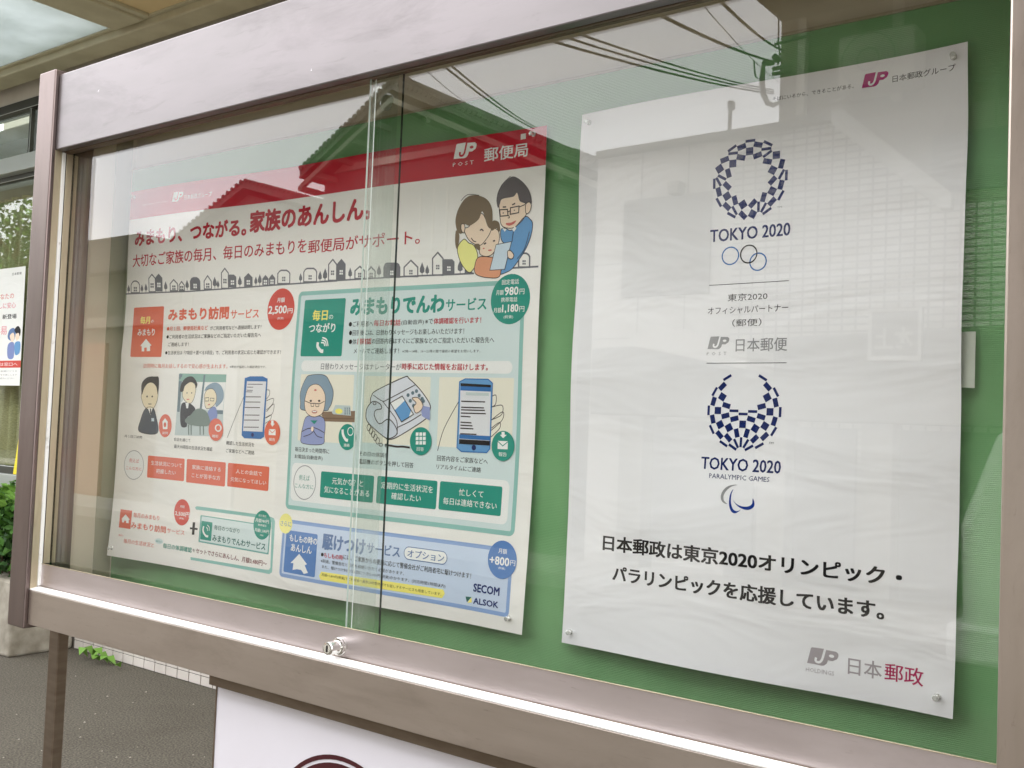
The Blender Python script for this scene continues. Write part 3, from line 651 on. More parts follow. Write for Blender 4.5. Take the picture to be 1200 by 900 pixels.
('O','slate3',5,817.2,402.7,3.2,2.9,0),
('S','skinl',8,[(794.6,398.8),(806.5,397.8),(816.1,407.1),(815.6,414.5),(808.0,420.6),(802.0,420.8),(798.4,412.0),(803.1,406.0)]),
('L','line',9,1.2,[(794.6,398.8),(806.5,397.8),(816.1,407.1),(815.6,414.5),(808.0,420.6),(802.0,420.8),(798.4,412.0),(803.1,406.0)],1,1),
('P','lilac2',9,[(817.2,410.0),(831.1,411.9),(831.5,432.3),(816.3,426.2),(813.9,419.0)]),
('O','line',5,706.6,448.1,3.8,5.2,1.2),
('O','line',5,711.6,453.2,3.8,5.2,1.2),
('O','line',5,716.7,458.3,3.8,5.2,1.2),
('O','line',5,721.7,463.4,3.8,5.1,1.2),
('O','line',5,726.7,468.5,3.8,5.1,1.2),
('O','line',5,733.8,474.2,3.8,2.4,1.2),
('O','line',5,746.4,474.9,3.7,2.4,1.2),
('L','line',5,3,[(742.2,473.8),(754.7,474.7),(767.1,475.6),(779.3,475.0),(793.6,475.8)],1,0),
]),
('keypad_badge',[
('O','teal',8,815.2,464.8,21.7,21.7,0),
('P','white',9,[(804.8,451.7),(810.4,451.5),(810.3,456.8),(804.8,457.0)]),
('P','white',9,[(805.3,458.4),(810.8,458.2),(810.8,463.5),(805.2,463.8)]),
('P','white',9,[(805.7,465.2),(811.3,465.0),(811.2,470.2),(805.6,470.5)]),
('P','white',9,[(812.0,451.4),(817.5,451.2),(817.5,456.5),(811.9,456.7)]),
('P','white',9,[(812.4,458.1),(817.9,457.9),(817.9,463.2),(812.3,463.4)]),
('P','white',9,[(812.8,464.9),(818.4,464.6),(818.3,469.9),(812.8,470.2)]),
('P','white',9,[(819.1,451.1),(824.6,450.9),(824.5,456.1),(819.0,456.4)]),
('P','white',9,[(819.5,457.8),(825.0,457.6),(825.0,462.9),(819.5,463.1)]),
('P','white',9,[(819.9,464.6),(825.5,464.3),(825.4,469.6),(819.9,469.8)]),
('T','white',9,808.1,822.5,477.0,5.9,'回答',1),
]),
('mail_phone_illustration',[
('R','cream',2,846.7,365.0,142.5,106.2,2),
('L','line',3,1.2,[(848.9,478.0),(859.8,443.3),(887.0,400.3)],1,0),
('L','line',3,1.2,[(948.6,392.6),(956.6,390.8),(956.5,403.4),(949.5,408.3)],1,0),
('L','line',3,1.2,[(949.5,408.3),(968.6,405.3),(968.2,418.8),(949.8,427.2)],1,0),
('L','line',3,1.2,[(949.8,427.2),(969.9,414.7),(969.8,426.5),(949.5,443.0)],1,0),
('L','line',3,1.2,[(949.3,439.8),(964.8,430.5),(965.4,439.2),(950.1,452.4)],1,0),
('P','blue2',4,[(886.6,371.9),(897.7,367.3),(941.1,367.4),(949.5,373.0),(949.1,469.7),(943.3,475.7),(895.1,476.6),(886.3,471.2)]),
('L','blue3',5,1.6,[(886.6,371.9),(897.7,367.3),(941.1,367.4),(949.5,373.0),(949.1,469.7),(943.3,475.7),(895.1,476.6),(886.3,471.2)],0,1),
('P','screen',6,[(888.8,373.8),(946.8,375.6),(947.9,464.4),(889.7,464.6)]),
('P','black',7,[(888.8,373.8),(946.8,375.6),(947.0,379.4),(889.1,378.3)]),
('P','blue3',7,[(889.1,378.3),(947.0,379.4),(947.0,385.7),(889.1,384.8)]),
('P','blue3',7,[(890.1,451.1),(948.8,451.2),(948.7,457.5),(890.1,457.5)]),
('P','black',8,[(890.2,458.2),(948.8,458.1),(948.8,465.0),(890.2,465.3)]),
('P','panelgrey',7,[(899.7,387.2),(943.5,387.6),(943.7,392.1),(900.0,391.7)]),
('P','line',7,[(891.3,400.2),(936.9,400.1),(937.0,402.0),(891.4,402.2)]),
('P','line',7,[(891.5,409.2),(935.0,409.0),(935.1,410.9),(891.6,411.2)]),
('P','line',7,[(891.4,413.1),(937.0,412.8),(937.1,414.7),(891.5,415.0)]),
('P','line',7,[(891.3,417.9),(938.9,417.5),(939.1,419.4),(891.4,419.9)]),
('P','line',7,[(891.3,422.8),(910.2,423.1),(910.3,425.0),(891.4,424.7)]),
('P','line',7,[(891.5,431.8),(912.4,432.0),(912.5,433.9),(891.6,433.7)]),
('P','line',7,[(891.4,436.3),(914.4,436.4),(914.6,438.3),(891.6,438.2)]),
('P','line',7,[(891.4,440.8),(916.4,440.8),(916.6,442.7),(891.5,442.7)]),
('P','line',7,[(891.5,449.1),(922.8,448.8),(922.9,450.7),(891.7,451.1)]),
('O','navy',7,918.8,469.6,4.1,4.1,0),
]),
('mail_badge',[
('O','teal',9,973.6,464.4,21.3,22.0,0),
('P','white',10,[(963.6,457.4),(982.6,457.2),(982.5,469.0),(963.9,469.3)]),
('L','teal',11,1.4,[(963.6,458.0),(973.2,464.4),(982.7,457.8)],0,0),
('T','white',10,966.3,981.4,476.6,6.2,'報告',1),
('P','white',10,[(970.0,444.0),(975.5,443.8),(975.8,448.1),(979.7,448.0),(973.3,453.2),(967.1,448.5),(970.3,448.4)]),
]),
('call_captions',[
('T','black',2,535.5,620.1,491.0,8.0,'毎日決まった時間帯に',1),
('T','black',2,535.4,605.1,503.6,8.0,'お電話(自動音声)',1),
('T','black',2,687.6,749.6,490.5,7.6,'その日の体調を',1),
('T','black',2,687.5,802.7,503.0,8.2,'電話機のボタンを押して回答',1),
('T','black',2,848.4,946.1,488.9,8.4,'回答内容をご家族などへ',1.2),
('T','black',2,848.3,933.9,501.9,7.8,'リアルタイムにご連絡',1.2),
]),
('answer_strip',[
('R','white',2,530.1,514.1,459.0,63.7,10),
]),
('example_oval',[
('O','white',3,564.3,545.8,27.5,28.2,0),
('O','grey2',4,564.3,545.8,27.5,28.2,1.4),
('T','teal',4,549.9,576.4,538.0,9.3,'例えば',0.4),
('T','teal',4,540.2,586.9,552.1,7.9,'こんな方に',0.4),
]),
('call_answer',[
('R','teal',4,603.6,524.3,119.8,42.9,3),
('T','white',5,630.8,700.5,538.2,11.2,'元気かな？と',0.8),
('T','white',5,613.3,715.2,553.4,11.2,'気になることがある',0.8),
]),
('call_answer',[
('R','teal',4,730.3,523.7,122.2,43.2,3),
('T','white',5,739.2,844.5,537.6,10.8,'定期的に生活状況を',0.8),
('T','white',5,761.7,821.7,552.9,10.7,'確認したい',0.8),
]),
('call_answer',[
('R','teal',4,857.5,523.5,118.9,42.9,3),
('T','white',5,895.2,941.9,537.4,10.2,'忙しくて',0.8),
('T','white',5,865.8,968.2,552.5,10.3,'毎日は連絡できない',0.8),
]),
('rush_panel',[
('R','bluebg',1,516.0,610.5,488.2,97.3,8),
('F','blueb',2,516.0,610.5,488.2,97.3,8,6),
]),
('emergency_tile',[
('R','blue',3,526.4,628.4,79.0,70.4,3),
('T','white',4,536.2,605.5,640.2,12.2,'もしもの時の',2),
('T','white',4,541.4,593.9,655.9,12.2,'あんしん',2),
('P','white',4,[(543.4,682.3),(563.7,664.8),(584.6,679.6),(579.2,682.1),(588.4,693.5),(578.5,696.2),(571.4,690.6),(560.0,690.7),(550.0,693.1),(550.8,681.5)]),
]),
('also_badge',[
('O','yellow4',4,522.8,618.1,17.3,16.9,0),
('T','blue',5,509.5,537.3,618.4,8.5,'さらに',0.6),
]),
('rush_service_title',[
('T','blue4',3,617.5,715.2,638.5,23.8,'駆けつけ',4),
('T','blue4',3,717.8,787.4,638.2,16.5,'サービス',2.5),
('O','white',3,839.9,638.4,0.5,0.3,0),
('R','white',4,795.2,627.7,86.7,20.3,12),
('F','blue4',5,795.2,627.7,86.7,20.3,12,1.3),
('T','blue4',6,802.9,875.8,638.0,11.9,'オプション',1.4),
]),
('rush_service_text',[
('T','black',3,616.3,622.8,660.0,6.0,'●',0),
('T','crimson',3,623.4,667.4,660.0,8.2,'もしもの時',2),
('T','black',3,668.4,929.2,658.1,8.8,'には、ご家族からの要請に応じて警備会社がご利用者宅に駆けつけます！',1),
('T','black',3,617.1,798.2,670.0,5.9,'※別途、警備会社と契約を締結いただく必要があります。',0.4),
('T','black',3,620.5,881.6,679.6,6.3,'また、駆けつけ料金は1回につき5,000円(税抜)かかります。(対応時間1時間以内)',0.4),
('P','yellow3',3,[(620.0,687.5),(877.3,684.5),(880.9,690.2),(875.9,697.6),(619.3,701.0),(615.0,694.8)]),
('T','black',4,621.5,874.6,692.5,5.6,'月額+1,800円(税抜)でご利用者へ最長24時間体制でお話しするサービスも用意しています。',0.5),
]),
('price_badge',[
('O','blue',5,985.3,628.0,26.7,27.4,0),
('T','white',6,977.5,992.9,615.7,7.2,'月額',1),
('T','white',6,962.2,998.7,630.2,11.8,'+800',3),
('T','white',6,1000.4,1009.5,630.4,7.8,'円',1),
('T','white',6,978.9,992.2,640.3,3.9,'(税抜)',0),
]),
('security_logos',[
('T','navy2',3,935.0,984.6,673.9,11.3,'SECOM',4),
('T','navy2',3,936.2,983.9,692.9,8.6,'ALSOK',4),
('P','tealtext',3,[(921.0,689.0),(932.4,688.5),(924.2,697.3)]),
('P','yellow3',3,[(932.4,689.1),(933.7,696.0),(925.1,697.8)]),
]),
]
PRINT_PORTRAIT=[
('group_logo',[
('P','magenta',2,[(399.3,14.2),(400.5,13.4),(411.9,13.2),(415.1,13.9),(424.1,14.2),(426.3,15.7),(426.6,17.9),(425.2,21.1),(420.7,23.6),(416.4,23.3),(415.1,27.0),(412.8,29.0),(410.0,29.7),(402.7,29.2),(395.7,29.2)]),
('L','paper',3,2.31,[(413.6,12.1),(411.9,18.8),(410.4,24.0),(408.1,26.6),(405.2,26.6),(404.2,25.1),(404.6,22.6)],1,0),
('O','paper',3,419.9,19.0,2.6,1.5,0),
('P','paper',3,[(400.2,29.7),(396.2,29.7),(395.5,28.6),(394.8,34.4)]),
('T','black',2,431.5,502.1,24.9,7.7,'日本郵政グループ',0.2),
('T','black',2,285.2,386.3,24.7,5.4,'そばにいるから、できることがある。',0.2),
]),
('ring_emblem',[
('P','navy',2,[(250.8,70.7),(263.7,70.7),(263.7,74.1),(250.8,74.1)]),
('P','navy',2,[(262.8,73.7),(273.9,76.7),(272.2,83.1),(261.1,80.1)]),
('P','navy',2,[(275.7,73.7),(286.8,80.1),(285.1,83.1),(273.9,76.7)]),
('P','navy',2,[(251.6,80.5),(261.1,80.5),(261.1,89.9),(251.6,89.9)]),
('P','navy',2,[(239.3,76.9),(250.4,73.9),(252.1,80.4),(241.0,83.4)]),
('P','navy',2,[(226.5,80.6),(237.7,74.2),(239.4,77.1),(228.3,83.6)]),
('P','navy',2,[(271.9,83.1),(284.8,83.1),(284.8,86.6),(271.9,86.6)]),
('P','navy',2,[(260.6,89.9),(271.7,86.9),(273.4,93.3),(262.3,96.3)]),
('P','navy',2,[(273.4,93.0),(284.6,86.5),(286.3,89.5),(275.2,95.9)]),
('P','navy',2,[(227.9,83.4),(240.7,83.4),(240.7,86.9),(227.9,86.9)]),
('P','navy',2,[(240.3,86.8),(251.5,89.8),(249.8,96.3),(238.6,93.3)]),
('P','navy',2,[(216.6,90.2),(227.8,87.3),(229.5,93.7),(218.4,96.7)]),
('P','navy',2,[(229.4,93.3),(238.8,93.3),(238.8,102.7),(229.4,102.7)]),
('P','navy',2,[(209.8,100.9),(217.9,96.2),(222.6,104.3),(214.5,109.0)]),
('P','navy',2,[(230.0,102.9),(233.0,114.1),(226.5,115.8),(223.6,104.7)]),
('P','navy',2,[(215.0,109.1),(226.1,115.5),(224.4,118.5),(213.2,112.1)]),
('P','navy',2,[(213.2,112.3),(219.7,123.5),(216.7,125.2),(210.3,114.1)]),
('P','navy',2,[(207.3,127.1),(207.3,114.2),(210.7,114.2),(210.7,127.1)]),
('P','navy',2,[(225.0,118.7),(233.2,126.9),(228.5,131.6),(220.3,123.4)]),
('P','navy',2,[(217.2,125.1),(220.1,136.3),(213.7,138.0),(210.7,126.9)]),
('P','navy',2,[(220.4,136.4),(228.5,131.7),(233.2,139.8),(225.1,144.5)]),
('P','navy',2,[(213.9,138.4),(220.4,149.5),(217.4,151.3),(210.9,140.1)]),
('P','navy',2,[(225.1,144.6),(233.3,152.7),(228.6,157.4),(220.4,149.3)]),
('P','navy',2,[(239.5,137.8),(242.5,149.0),(236.0,150.7),(233.1,139.6)]),
('P','navy',2,[(235.8,150.7),(242.2,161.8),(239.3,163.5),(232.8,152.4)]),
('P','navy',2,[(228.5,157.6),(239.6,164.1),(237.9,167.1),(226.8,160.6)]),
('P','navy',2,[(242.3,148.9),(250.5,144.2),(255.2,152.4),(247.0,157.1)]),
('P','navy',2,[(247.2,157.5),(255.4,165.7),(250.7,170.4),(242.5,162.2)]),
('P','navy',2,[(260.3,157.3),(268.4,162.0),(263.7,170.2),(255.6,165.5)]),
('P','navy',2,[(255.5,152.4),(263.7,144.3),(268.4,149.0),(260.2,157.1)]),
('P','navy',2,[(268.0,162.0),(268.0,149.1),(271.5,149.1),(271.5,162.0)]),
('P','navy',2,[(271.8,161.8),(278.3,150.7),(281.2,152.4),(274.8,163.5)]),
('P','navy',2,[(274.7,163.6),(285.9,157.2),(287.6,160.1),(276.5,166.6)]),
('P','navy',2,[(271.4,148.9),(274.4,137.8),(280.8,139.5),(277.8,150.6)]),
('P','navy',2,[(281.1,152.6),(289.2,144.5),(293.9,149.2),(285.8,157.3)]),
('P','navy',2,[(285.6,131.4),(293.8,136.1),(289.0,144.3),(280.9,139.6)]),
('P','navy',2,[(294.1,149.0),(300.6,137.9),(303.6,139.6),(297.1,150.8)]),
('P','navy',2,[(280.9,126.6),(289.0,118.5),(293.7,123.2),(285.6,131.3)]),
('P','navy',2,[(293.9,136.1),(296.8,125.0),(303.3,126.7),(300.3,137.9)]),
('P','navy',2,[(303.4,126.7),(303.4,113.9),(306.9,113.9),(306.9,126.7)]),
('P','navy',2,[(294.1,123.3),(300.5,112.2),(303.5,113.9),(297.1,125.0)]),
('P','navy',2,[(285.4,105.6),(293.6,110.3),(288.9,118.5),(280.7,113.8)]),
('P','navy',2,[(293.9,110.4),(296.9,99.3),(303.3,101.0),(300.4,112.1)]),
('P','navy',2,[(275.5,95.9),(286.6,98.9),(284.9,105.3),(273.8,102.3)]),
('P','navy',2,[(286.8,89.4),(296.2,89.4),(296.2,98.8),(286.8,98.8)]),
]),
('arc_emblem',[
('P','navy',2,[(227.7,367.4),(238.3,361.3),(239.9,364.1),(229.4,370.2)]),
('P','navy',2,[(221.4,378.3),(229.1,370.6),(233.6,375.1),(225.9,382.8)]),
('P','navy',2,[(212.5,387.8),(218.6,377.2),(221.4,378.8),(215.3,389.4)]),
('P','navy',2,[(226.3,383.7),(234.1,388.2),(229.6,395.9),(221.9,391.4)]),
('P','navy',2,[(211.6,400.0),(214.4,389.5),(220.5,391.1),(217.6,401.7)]),
('P','navy',2,[(229.7,396.0),(240.2,398.9),(238.6,405.0),(228.0,402.1)]),
('P','navy',2,[(208.1,413.1),(208.1,400.9),(211.4,400.9),(211.4,413.1)]),
('P','navy',2,[(218.2,402.5),(227.1,402.5),(227.1,411.4),(218.2,411.4)]),
('P','navy',2,[(238.7,405.2),(250.9,405.2),(250.9,408.5),(238.7,408.5)]),
('P','navy',2,[(227.4,411.6),(238.0,408.8),(239.6,414.9),(229.0,417.7)]),
('P','navy',2,[(217.8,411.7),(220.6,422.3),(214.5,423.9),(211.7,413.4)]),
('P','navy',2,[(220.7,422.7),(228.4,418.3),(232.9,426.0),(225.1,430.5)]),
('P','navy',2,[(214.0,424.7),(220.1,435.3),(217.3,436.9),(211.2,426.4)]),
('P','navy',2,[(239.9,415.0),(250.5,412.2),(252.1,418.3),(241.5,421.1)]),
('P','navy',2,[(251.4,408.9),(263.6,408.9),(263.6,412.1),(251.4,412.1)]),
('P','navy',2,[(233.1,426.1),(240.8,421.6),(245.3,429.4),(237.6,433.8)]),
('P','navy',2,[(225.2,431.0),(232.9,438.7),(228.4,443.1),(220.7,435.4)]),
('P','navy',2,[(253.1,418.6),(262.0,418.6),(262.0,427.6),(253.1,427.6)]),
('P','navy',2,[(251.9,428.0),(254.7,438.6),(248.6,440.2),(245.8,429.7)]),
('P','navy',2,[(237.3,434.2),(245.1,442.0),(240.6,446.4),(232.9,438.7)]),
('P','navy',2,[(228.7,443.5),(239.2,449.6),(237.6,452.4),(227.0,446.3)]),
('P','navy',2,[(248.7,440.8),(254.8,451.4),(251.9,453.0),(245.9,442.4)]),
('P','navy',2,[(255.1,451.3),(255.1,439.1),(258.3,439.1),(258.3,451.3)]),
('P','navy',2,[(241.4,447.0),(252.0,453.1),(250.3,456.0),(239.8,449.9)]),
('P','navy',2,[(277.3,361.5),(287.9,367.6),(286.2,370.4),(275.7,364.4)]),
('P','navy',2,[(286.8,370.5),(294.5,378.3),(290.0,382.7),(282.3,375.0)]),
('P','navy',2,[(298.0,377.1),(304.1,387.6),(301.2,389.3),(295.1,378.7)]),
('P','navy',2,[(282.3,387.9),(290.1,383.5),(294.5,391.2),(286.8,395.7)]),
('P','navy',2,[(301.3,389.7),(304.1,400.3),(298.0,401.9),(295.2,391.3)]),
('P','navy',2,[(275.5,399.2),(286.1,396.4),(287.7,402.5),(277.2,405.3)]),
('P','navy',2,[(304.4,413.2),(304.4,401.0),(307.7,401.0),(307.7,413.2)]),
('P','navy',2,[(288.4,402.6),(297.4,402.6),(297.4,411.5),(288.4,411.5)]),
('P','navy',2,[(263.9,405.5),(276.1,405.5),(276.1,408.8),(263.9,408.8)]),
('P','navy',2,[(277.2,408.9),(287.8,411.7),(286.1,417.8),(275.6,414.9)]),
('P','navy',2,[(294.6,422.7),(297.5,412.2),(303.5,413.8),(300.7,424.4)]),
('P','navy',2,[(285.6,418.3),(293.3,422.8),(288.9,430.5),(281.2,426.0)]),
('P','navy',2,[(294.6,435.1),(300.7,424.6),(303.6,426.2),(297.5,436.7)]),
('P','navy',2,[(264.2,412.2),(274.7,415.1),(273.1,421.1),(262.5,418.3)]),
('P','navy',2,[(273.0,421.6),(280.8,426.1),(276.3,433.8),(268.6,429.3)]),
('P','navy',2,[(281.6,438.6),(289.3,430.9),(293.8,435.3),(286.0,443.0)]),
('P','navy',2,[(259.2,438.4),(262.0,427.8),(268.1,429.5),(265.3,440.0)]),
('P','navy',2,[(268.6,442.1),(276.3,434.4),(280.8,438.8),(273.1,446.5)]),
('P','navy',2,[(275.5,450.0),(286.0,444.0),(287.6,446.8),(277.1,452.9)]),
('P','navy',2,[(259.0,451.2),(265.1,440.6),(267.9,442.3),(261.8,452.8)]),
('P','navy',2,[(261.9,453.3),(272.4,447.2),(274.1,450.0),(263.5,456.1)]),
]),
('ring_emblem_lettering',[
('T','navy',2,204.1,312.6,186.5,15.4,'TOKYO 2020',2.2),
('T','grey2',2,294.4,300.7,158.5,2.1,'TM',0),
]),
('five_rings',[
('O','blue5',2,233.0,213.4,11.4,10.8,1.6),
('O','black2',3,258.2,213.0,11.1,11.0,1.6),
('O','blue5',2,271.1,223.4,11.0,10.6,1.6),
]),
('divider_line',[
('L','grey4',2,0.8,[(204.4,248.9),(312.8,249.3)],0,0),
('L','grey4',2,0.8,[(204.1,347.6),(312.3,347.9)],0,0),
]),
('partner_text',[
('T','grey4',2,230.9,285.3,266.0,9.3,'東京2020',0.3),
('T','grey4',2,203.6,313.1,281.6,9.4,'オフィシャルパートナー',0.3),
('T','grey4',2,238.3,278.2,297.8,9.3,'（郵便）',0.3),
]),
('post_logo',[
('P','grey2',2,[(208.4,315.0),(209.5,314.2),(220.7,314.0),(223.8,314.7),(232.6,315.0),(234.8,316.5),(235.0,318.6),(233.7,321.8),(229.3,324.2),(225.1,323.9),(223.8,327.5),(221.6,329.5),(218.9,330.2),(211.7,329.7),(204.9,329.6)]),
('L','paper',3,2.26,[(222.4,312.9),(220.7,319.5),(219.2,324.6),(217.0,327.1),(214.1,327.1),(213.1,325.7),(213.6,323.2)],1,0),
('O','paper',3,228.5,319.6,2.6,1.5,0),
('P','paper',3,[(209.3,330.1),(205.3,330.1),(204.7,329.1),(204.0,334.7)]),
('T','grey2',2,204.0,231.4,335.6,4.2,'P  O  S  T',0),
('T','grey2',2,244.0,312.7,325.4,16.3,'日本郵便',0.8),
]),
('arc_emblem_lettering',[
('T','navy',2,203.6,311.2,472.9,15.0,'TOKYO 2020',2.2),
('T','navy',2,216.2,297.5,488.3,6.0,'PARALYMPIC GAMES',0.5),
('T','grey4',2,293.5,299.8,444.4,2.1,'TM',0),
]),
('agitos',[
('S','grey2',2,[(255.4,497.4),(248.3,499.6),(241.7,504.9),(238.0,511.3),(238.7,517.3),(243.3,521.4),(238.4,520.4),(234.8,516.8),(234.2,511.5),(236.8,505.2),(242.5,500.0),(250.1,497.5)]),
('S','blue6',2,[(250.8,502.9),(248.6,508.8),(248.4,518.4),(251.1,526.0),(255.1,528.8),(258.9,528.5),(262.1,526.5),(258.9,529.8),(254.2,531.9),(249.3,529.7),(246.2,522.9),(245.9,513.3),(248.0,506.2)]),
('S','blue6',2,[(251.3,516.4),(255.7,520.0),(262.5,522.5),(271.0,522.3),(276.5,518.9),(277.2,512.4),(279.7,516.9),(279.4,521.7),(274.8,525.5),(268.3,526.4),(260.6,524.4),(254.8,520.5)]),
]),
('slogan',[
('T','black',2,59.3,457.2,586.5,20.1,'日本郵政は東京2020オリンピック・',3.4),
('T','black',2,76.8,438.4,625.2,19.9,'パラリンピックを応援しています。',3.4),
]),
('holdings_logo',[
('P','grey5',2,[(355.0,678.9),(356.4,677.9),(370.0,677.6),(373.7,678.5),(384.4,678.8),(387.0,680.6),(387.3,683.3),(385.7,687.1),(380.4,690.0),(375.3,689.6),(373.7,694.0),(371.0,696.4),(367.7,697.2),(359.0,696.7),(350.8,696.6)]),
('L','paper',3,2.74,[(372.0,676.3),(370.0,684.3),(368.1,690.5),(365.4,693.5),(362.0,693.5),(360.8,691.8),(361.3,688.8)],1,0),
('O','paper',3,379.4,684.5,3.1,1.8,0),
('P','paper',3,[(356.1,697.1),(351.3,697.2),(350.5,695.9),(349.7,702.7)]),
('T','grey5',2,349.7,382.9,703.8,5.1,'HOLDINGS',0),
('T','grey5',2,398.6,437.0,691.8,19.1,'日本',1),
('T','magenta2',2,440.1,482.5,691.2,18.7,'郵政',1),
]),
]
# ---------------------------------------------------------------- materials
steel = mat('brushed_steel_frame', (168, 160, 156), .34, .9)
noise_col(steel, 7, (186, 175, 166), (193, 182, 173), .3, .7, (1.0, 1, 9), bump=.006, rough=(.28, .42))
steel_rail = mat('pale_steel_rail', (168, 160, 156), .34, .85)
noise_col(steel_rail, 7, (202, 192, 192), (210, 200, 200), .3, .7, (1.0, 1, 6), bump=.005, rough=(.32, .45))
steel_left = mat('dimmed_brown_upright', (168, 160, 156), .34, .9)  # brownish upright steel, darkened for the dim street this post mirrors
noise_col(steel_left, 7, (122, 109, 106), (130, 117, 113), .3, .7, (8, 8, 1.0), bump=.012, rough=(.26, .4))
steel_v = mat('brushed_steel_upright', (168, 160, 156), .34, .9)
noise_col(steel_v, 7, (176, 164, 153), (184, 172, 162), .3, .7, (8, 8, 1.0), bump=.02, rough=(.26, .4))
skylit_top = noise_col(mat('skylit_satin_ledge', (240, 238, 234), .45, .0), 12, (226, 224, 218), (244, 243, 240), .3, .6, (1, 1, 1))  # white top on the steel ledge: sky light put into its colour
steel_head = mat('brushed_steel_header', (205, 200, 200), .3, .85)
noise_col(steel_head, 5, (128, 124, 124), (138, 133, 134), .32, .62, (.8, 1, 3.4), bump=.015, rough=(.3, .42))
steel_dark = mat('weathered_steel', (120, 108, 96), .4, .8)
noise_col(steel_dark, 9, (112, 98, 84), (130, 117, 102), .3, .7, (2, 2, 9), bump=.03, rough=(.32, .5))
brass = mat('champagne_jamb', (190, 178, 152), .4, .6)
white_seal = mat('white_seal', (240, 240, 236), .6)
dark_gap = mat('dark_groove', (26, 22, 18), .8)
chrome = mat('chrome', (235, 235, 232), .12, 1)
felt = mat('green_corrugated_cloth', (118, 165, 116), .85, 0, .2)
grime(steel, 5, (1, 3, 3), .52, .74, .3); grime(steel, 60, (.5, 3, 6), .6, .74, .4)
grime(steel_rail, 4, (1, 3, 2.5), .52, .76, .22); grime(steel_rail, 70, (.6, 3, 3), .62, .74, .35)
grime(steel_head, 4.2, (.8, 2, 3.2), .50, .66, .30, (.42, .40, .40)); grime(steel_head, 26, (.4, 2, 3), .58, .74, .4, (.55, .53, .52)); grime(steel_head, 60, (1, 1, 1), .70, .73, .8, (.95, .95, .95), True)
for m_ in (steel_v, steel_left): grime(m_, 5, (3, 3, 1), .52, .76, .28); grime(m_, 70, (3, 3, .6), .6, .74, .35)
grime(brass, 8, (6, 6, 1), .5, .75, .4)
grime(white_seal, 40, (1, 1, .6), .58, .7, .5, (.5, .45, .4))
grime(skylit_top, 22, (1, 5, 5), .6, .72, .6, (.45, .43, .4))
b = felt.node_tree.nodes['Principled BSDF']
noise_col(felt, 6, (108, 158, 106), (124, 172, 120), .3, .7)
grime(felt, 5, (1, 1, 1.5), .5, .75, .25, (.7, .72, .6)); grime(felt, 180, (1, 1, 1), .72, .74, .8, (.2, .25, .18))
wv = node(felt, 'ShaderNodeTexWave', Scale=1, wave_type='BANDS', bands_direction='Z'); wv.inputs['Scale'].default_value = 145
wv.inputs['Distortion'].default_value = .35
lk(felt, coords(felt), wv.inputs['Vector'])
bp_ = node(felt, 'ShaderNodeBump', Strength=.22, Distance=.0005); lk(felt, wv.outputs['Fac'], bp_.inputs['Height']); lk(felt, bp_.outputs[0], b.inputs['Normal'])
wallin = mat('inner_panel_grey', (206, 196, 174), .5, .1)
# glass: clear, with the mirror share set by the angle of view, both faces alike
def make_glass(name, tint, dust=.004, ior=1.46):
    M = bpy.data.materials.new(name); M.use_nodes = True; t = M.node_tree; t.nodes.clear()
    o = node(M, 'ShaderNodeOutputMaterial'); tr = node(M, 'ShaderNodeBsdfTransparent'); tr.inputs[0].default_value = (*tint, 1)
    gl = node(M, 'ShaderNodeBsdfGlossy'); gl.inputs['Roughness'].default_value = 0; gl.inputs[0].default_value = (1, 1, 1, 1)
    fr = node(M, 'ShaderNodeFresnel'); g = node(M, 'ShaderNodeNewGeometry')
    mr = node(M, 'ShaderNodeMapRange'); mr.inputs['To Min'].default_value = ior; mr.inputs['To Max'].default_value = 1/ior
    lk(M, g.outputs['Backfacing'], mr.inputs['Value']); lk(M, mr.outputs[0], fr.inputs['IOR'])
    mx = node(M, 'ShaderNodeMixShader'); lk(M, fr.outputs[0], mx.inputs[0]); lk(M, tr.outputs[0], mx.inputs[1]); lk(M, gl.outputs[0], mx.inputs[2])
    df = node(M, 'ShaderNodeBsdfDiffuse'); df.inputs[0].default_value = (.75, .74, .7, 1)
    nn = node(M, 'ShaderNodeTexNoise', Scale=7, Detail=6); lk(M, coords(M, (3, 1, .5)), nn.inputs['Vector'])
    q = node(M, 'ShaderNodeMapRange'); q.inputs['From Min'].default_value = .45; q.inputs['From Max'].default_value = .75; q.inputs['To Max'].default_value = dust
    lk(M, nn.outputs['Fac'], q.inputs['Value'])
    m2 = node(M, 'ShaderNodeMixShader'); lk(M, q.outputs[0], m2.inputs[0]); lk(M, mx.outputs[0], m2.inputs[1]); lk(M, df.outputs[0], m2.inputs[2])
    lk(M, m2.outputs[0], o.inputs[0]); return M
glass = make_glass('pane_glass', (.985, .995, .985))
glass_edge = mat('green_glass_edge', (22, 40, 32), .15)
glass_edge2 = mat('bright_glass_edge', (206, 218, 210), .15)
win_glass = make_glass('window_glass', (.92, .96, .93), .02)
concrete = noise_col(mat('concrete', (170, 165, 155), .85), 9, (128, 122, 108), (188, 182, 168), .3, .75, bump=.25, dist=.006)
asphalt = mat('asphalt', (70, 68, 62), .9, 0, .3)
noise_col(asphalt, 120, (66, 62, 55), (122, 117, 105), .32, .72, bump=.8, dist=.006, detail=8)
grime(asphalt, 2.2, (1, 1, 1), .48, .7, .35, (.6, .58, .54)); grime(asphalt, 90, (1, 1, 1), .64, .68, .6, (.3, .28, .25), True)
render_w = noise_col(mat('cream_render', (205, 198, 182), .85), 3, (196, 190, 176), (214, 208, 196))
canopy_paint = noise_col(mat('olive_beige_paint', (170, 164, 136), .6), 5, (182, 175, 146), (198, 192, 164))
canopy_panel = mat('beige_soffit_board', (222, 200, 152), .7)
sky_panel = bpy.data.materials.new('milky_roof_sheet'); sky_panel.use_nodes = True
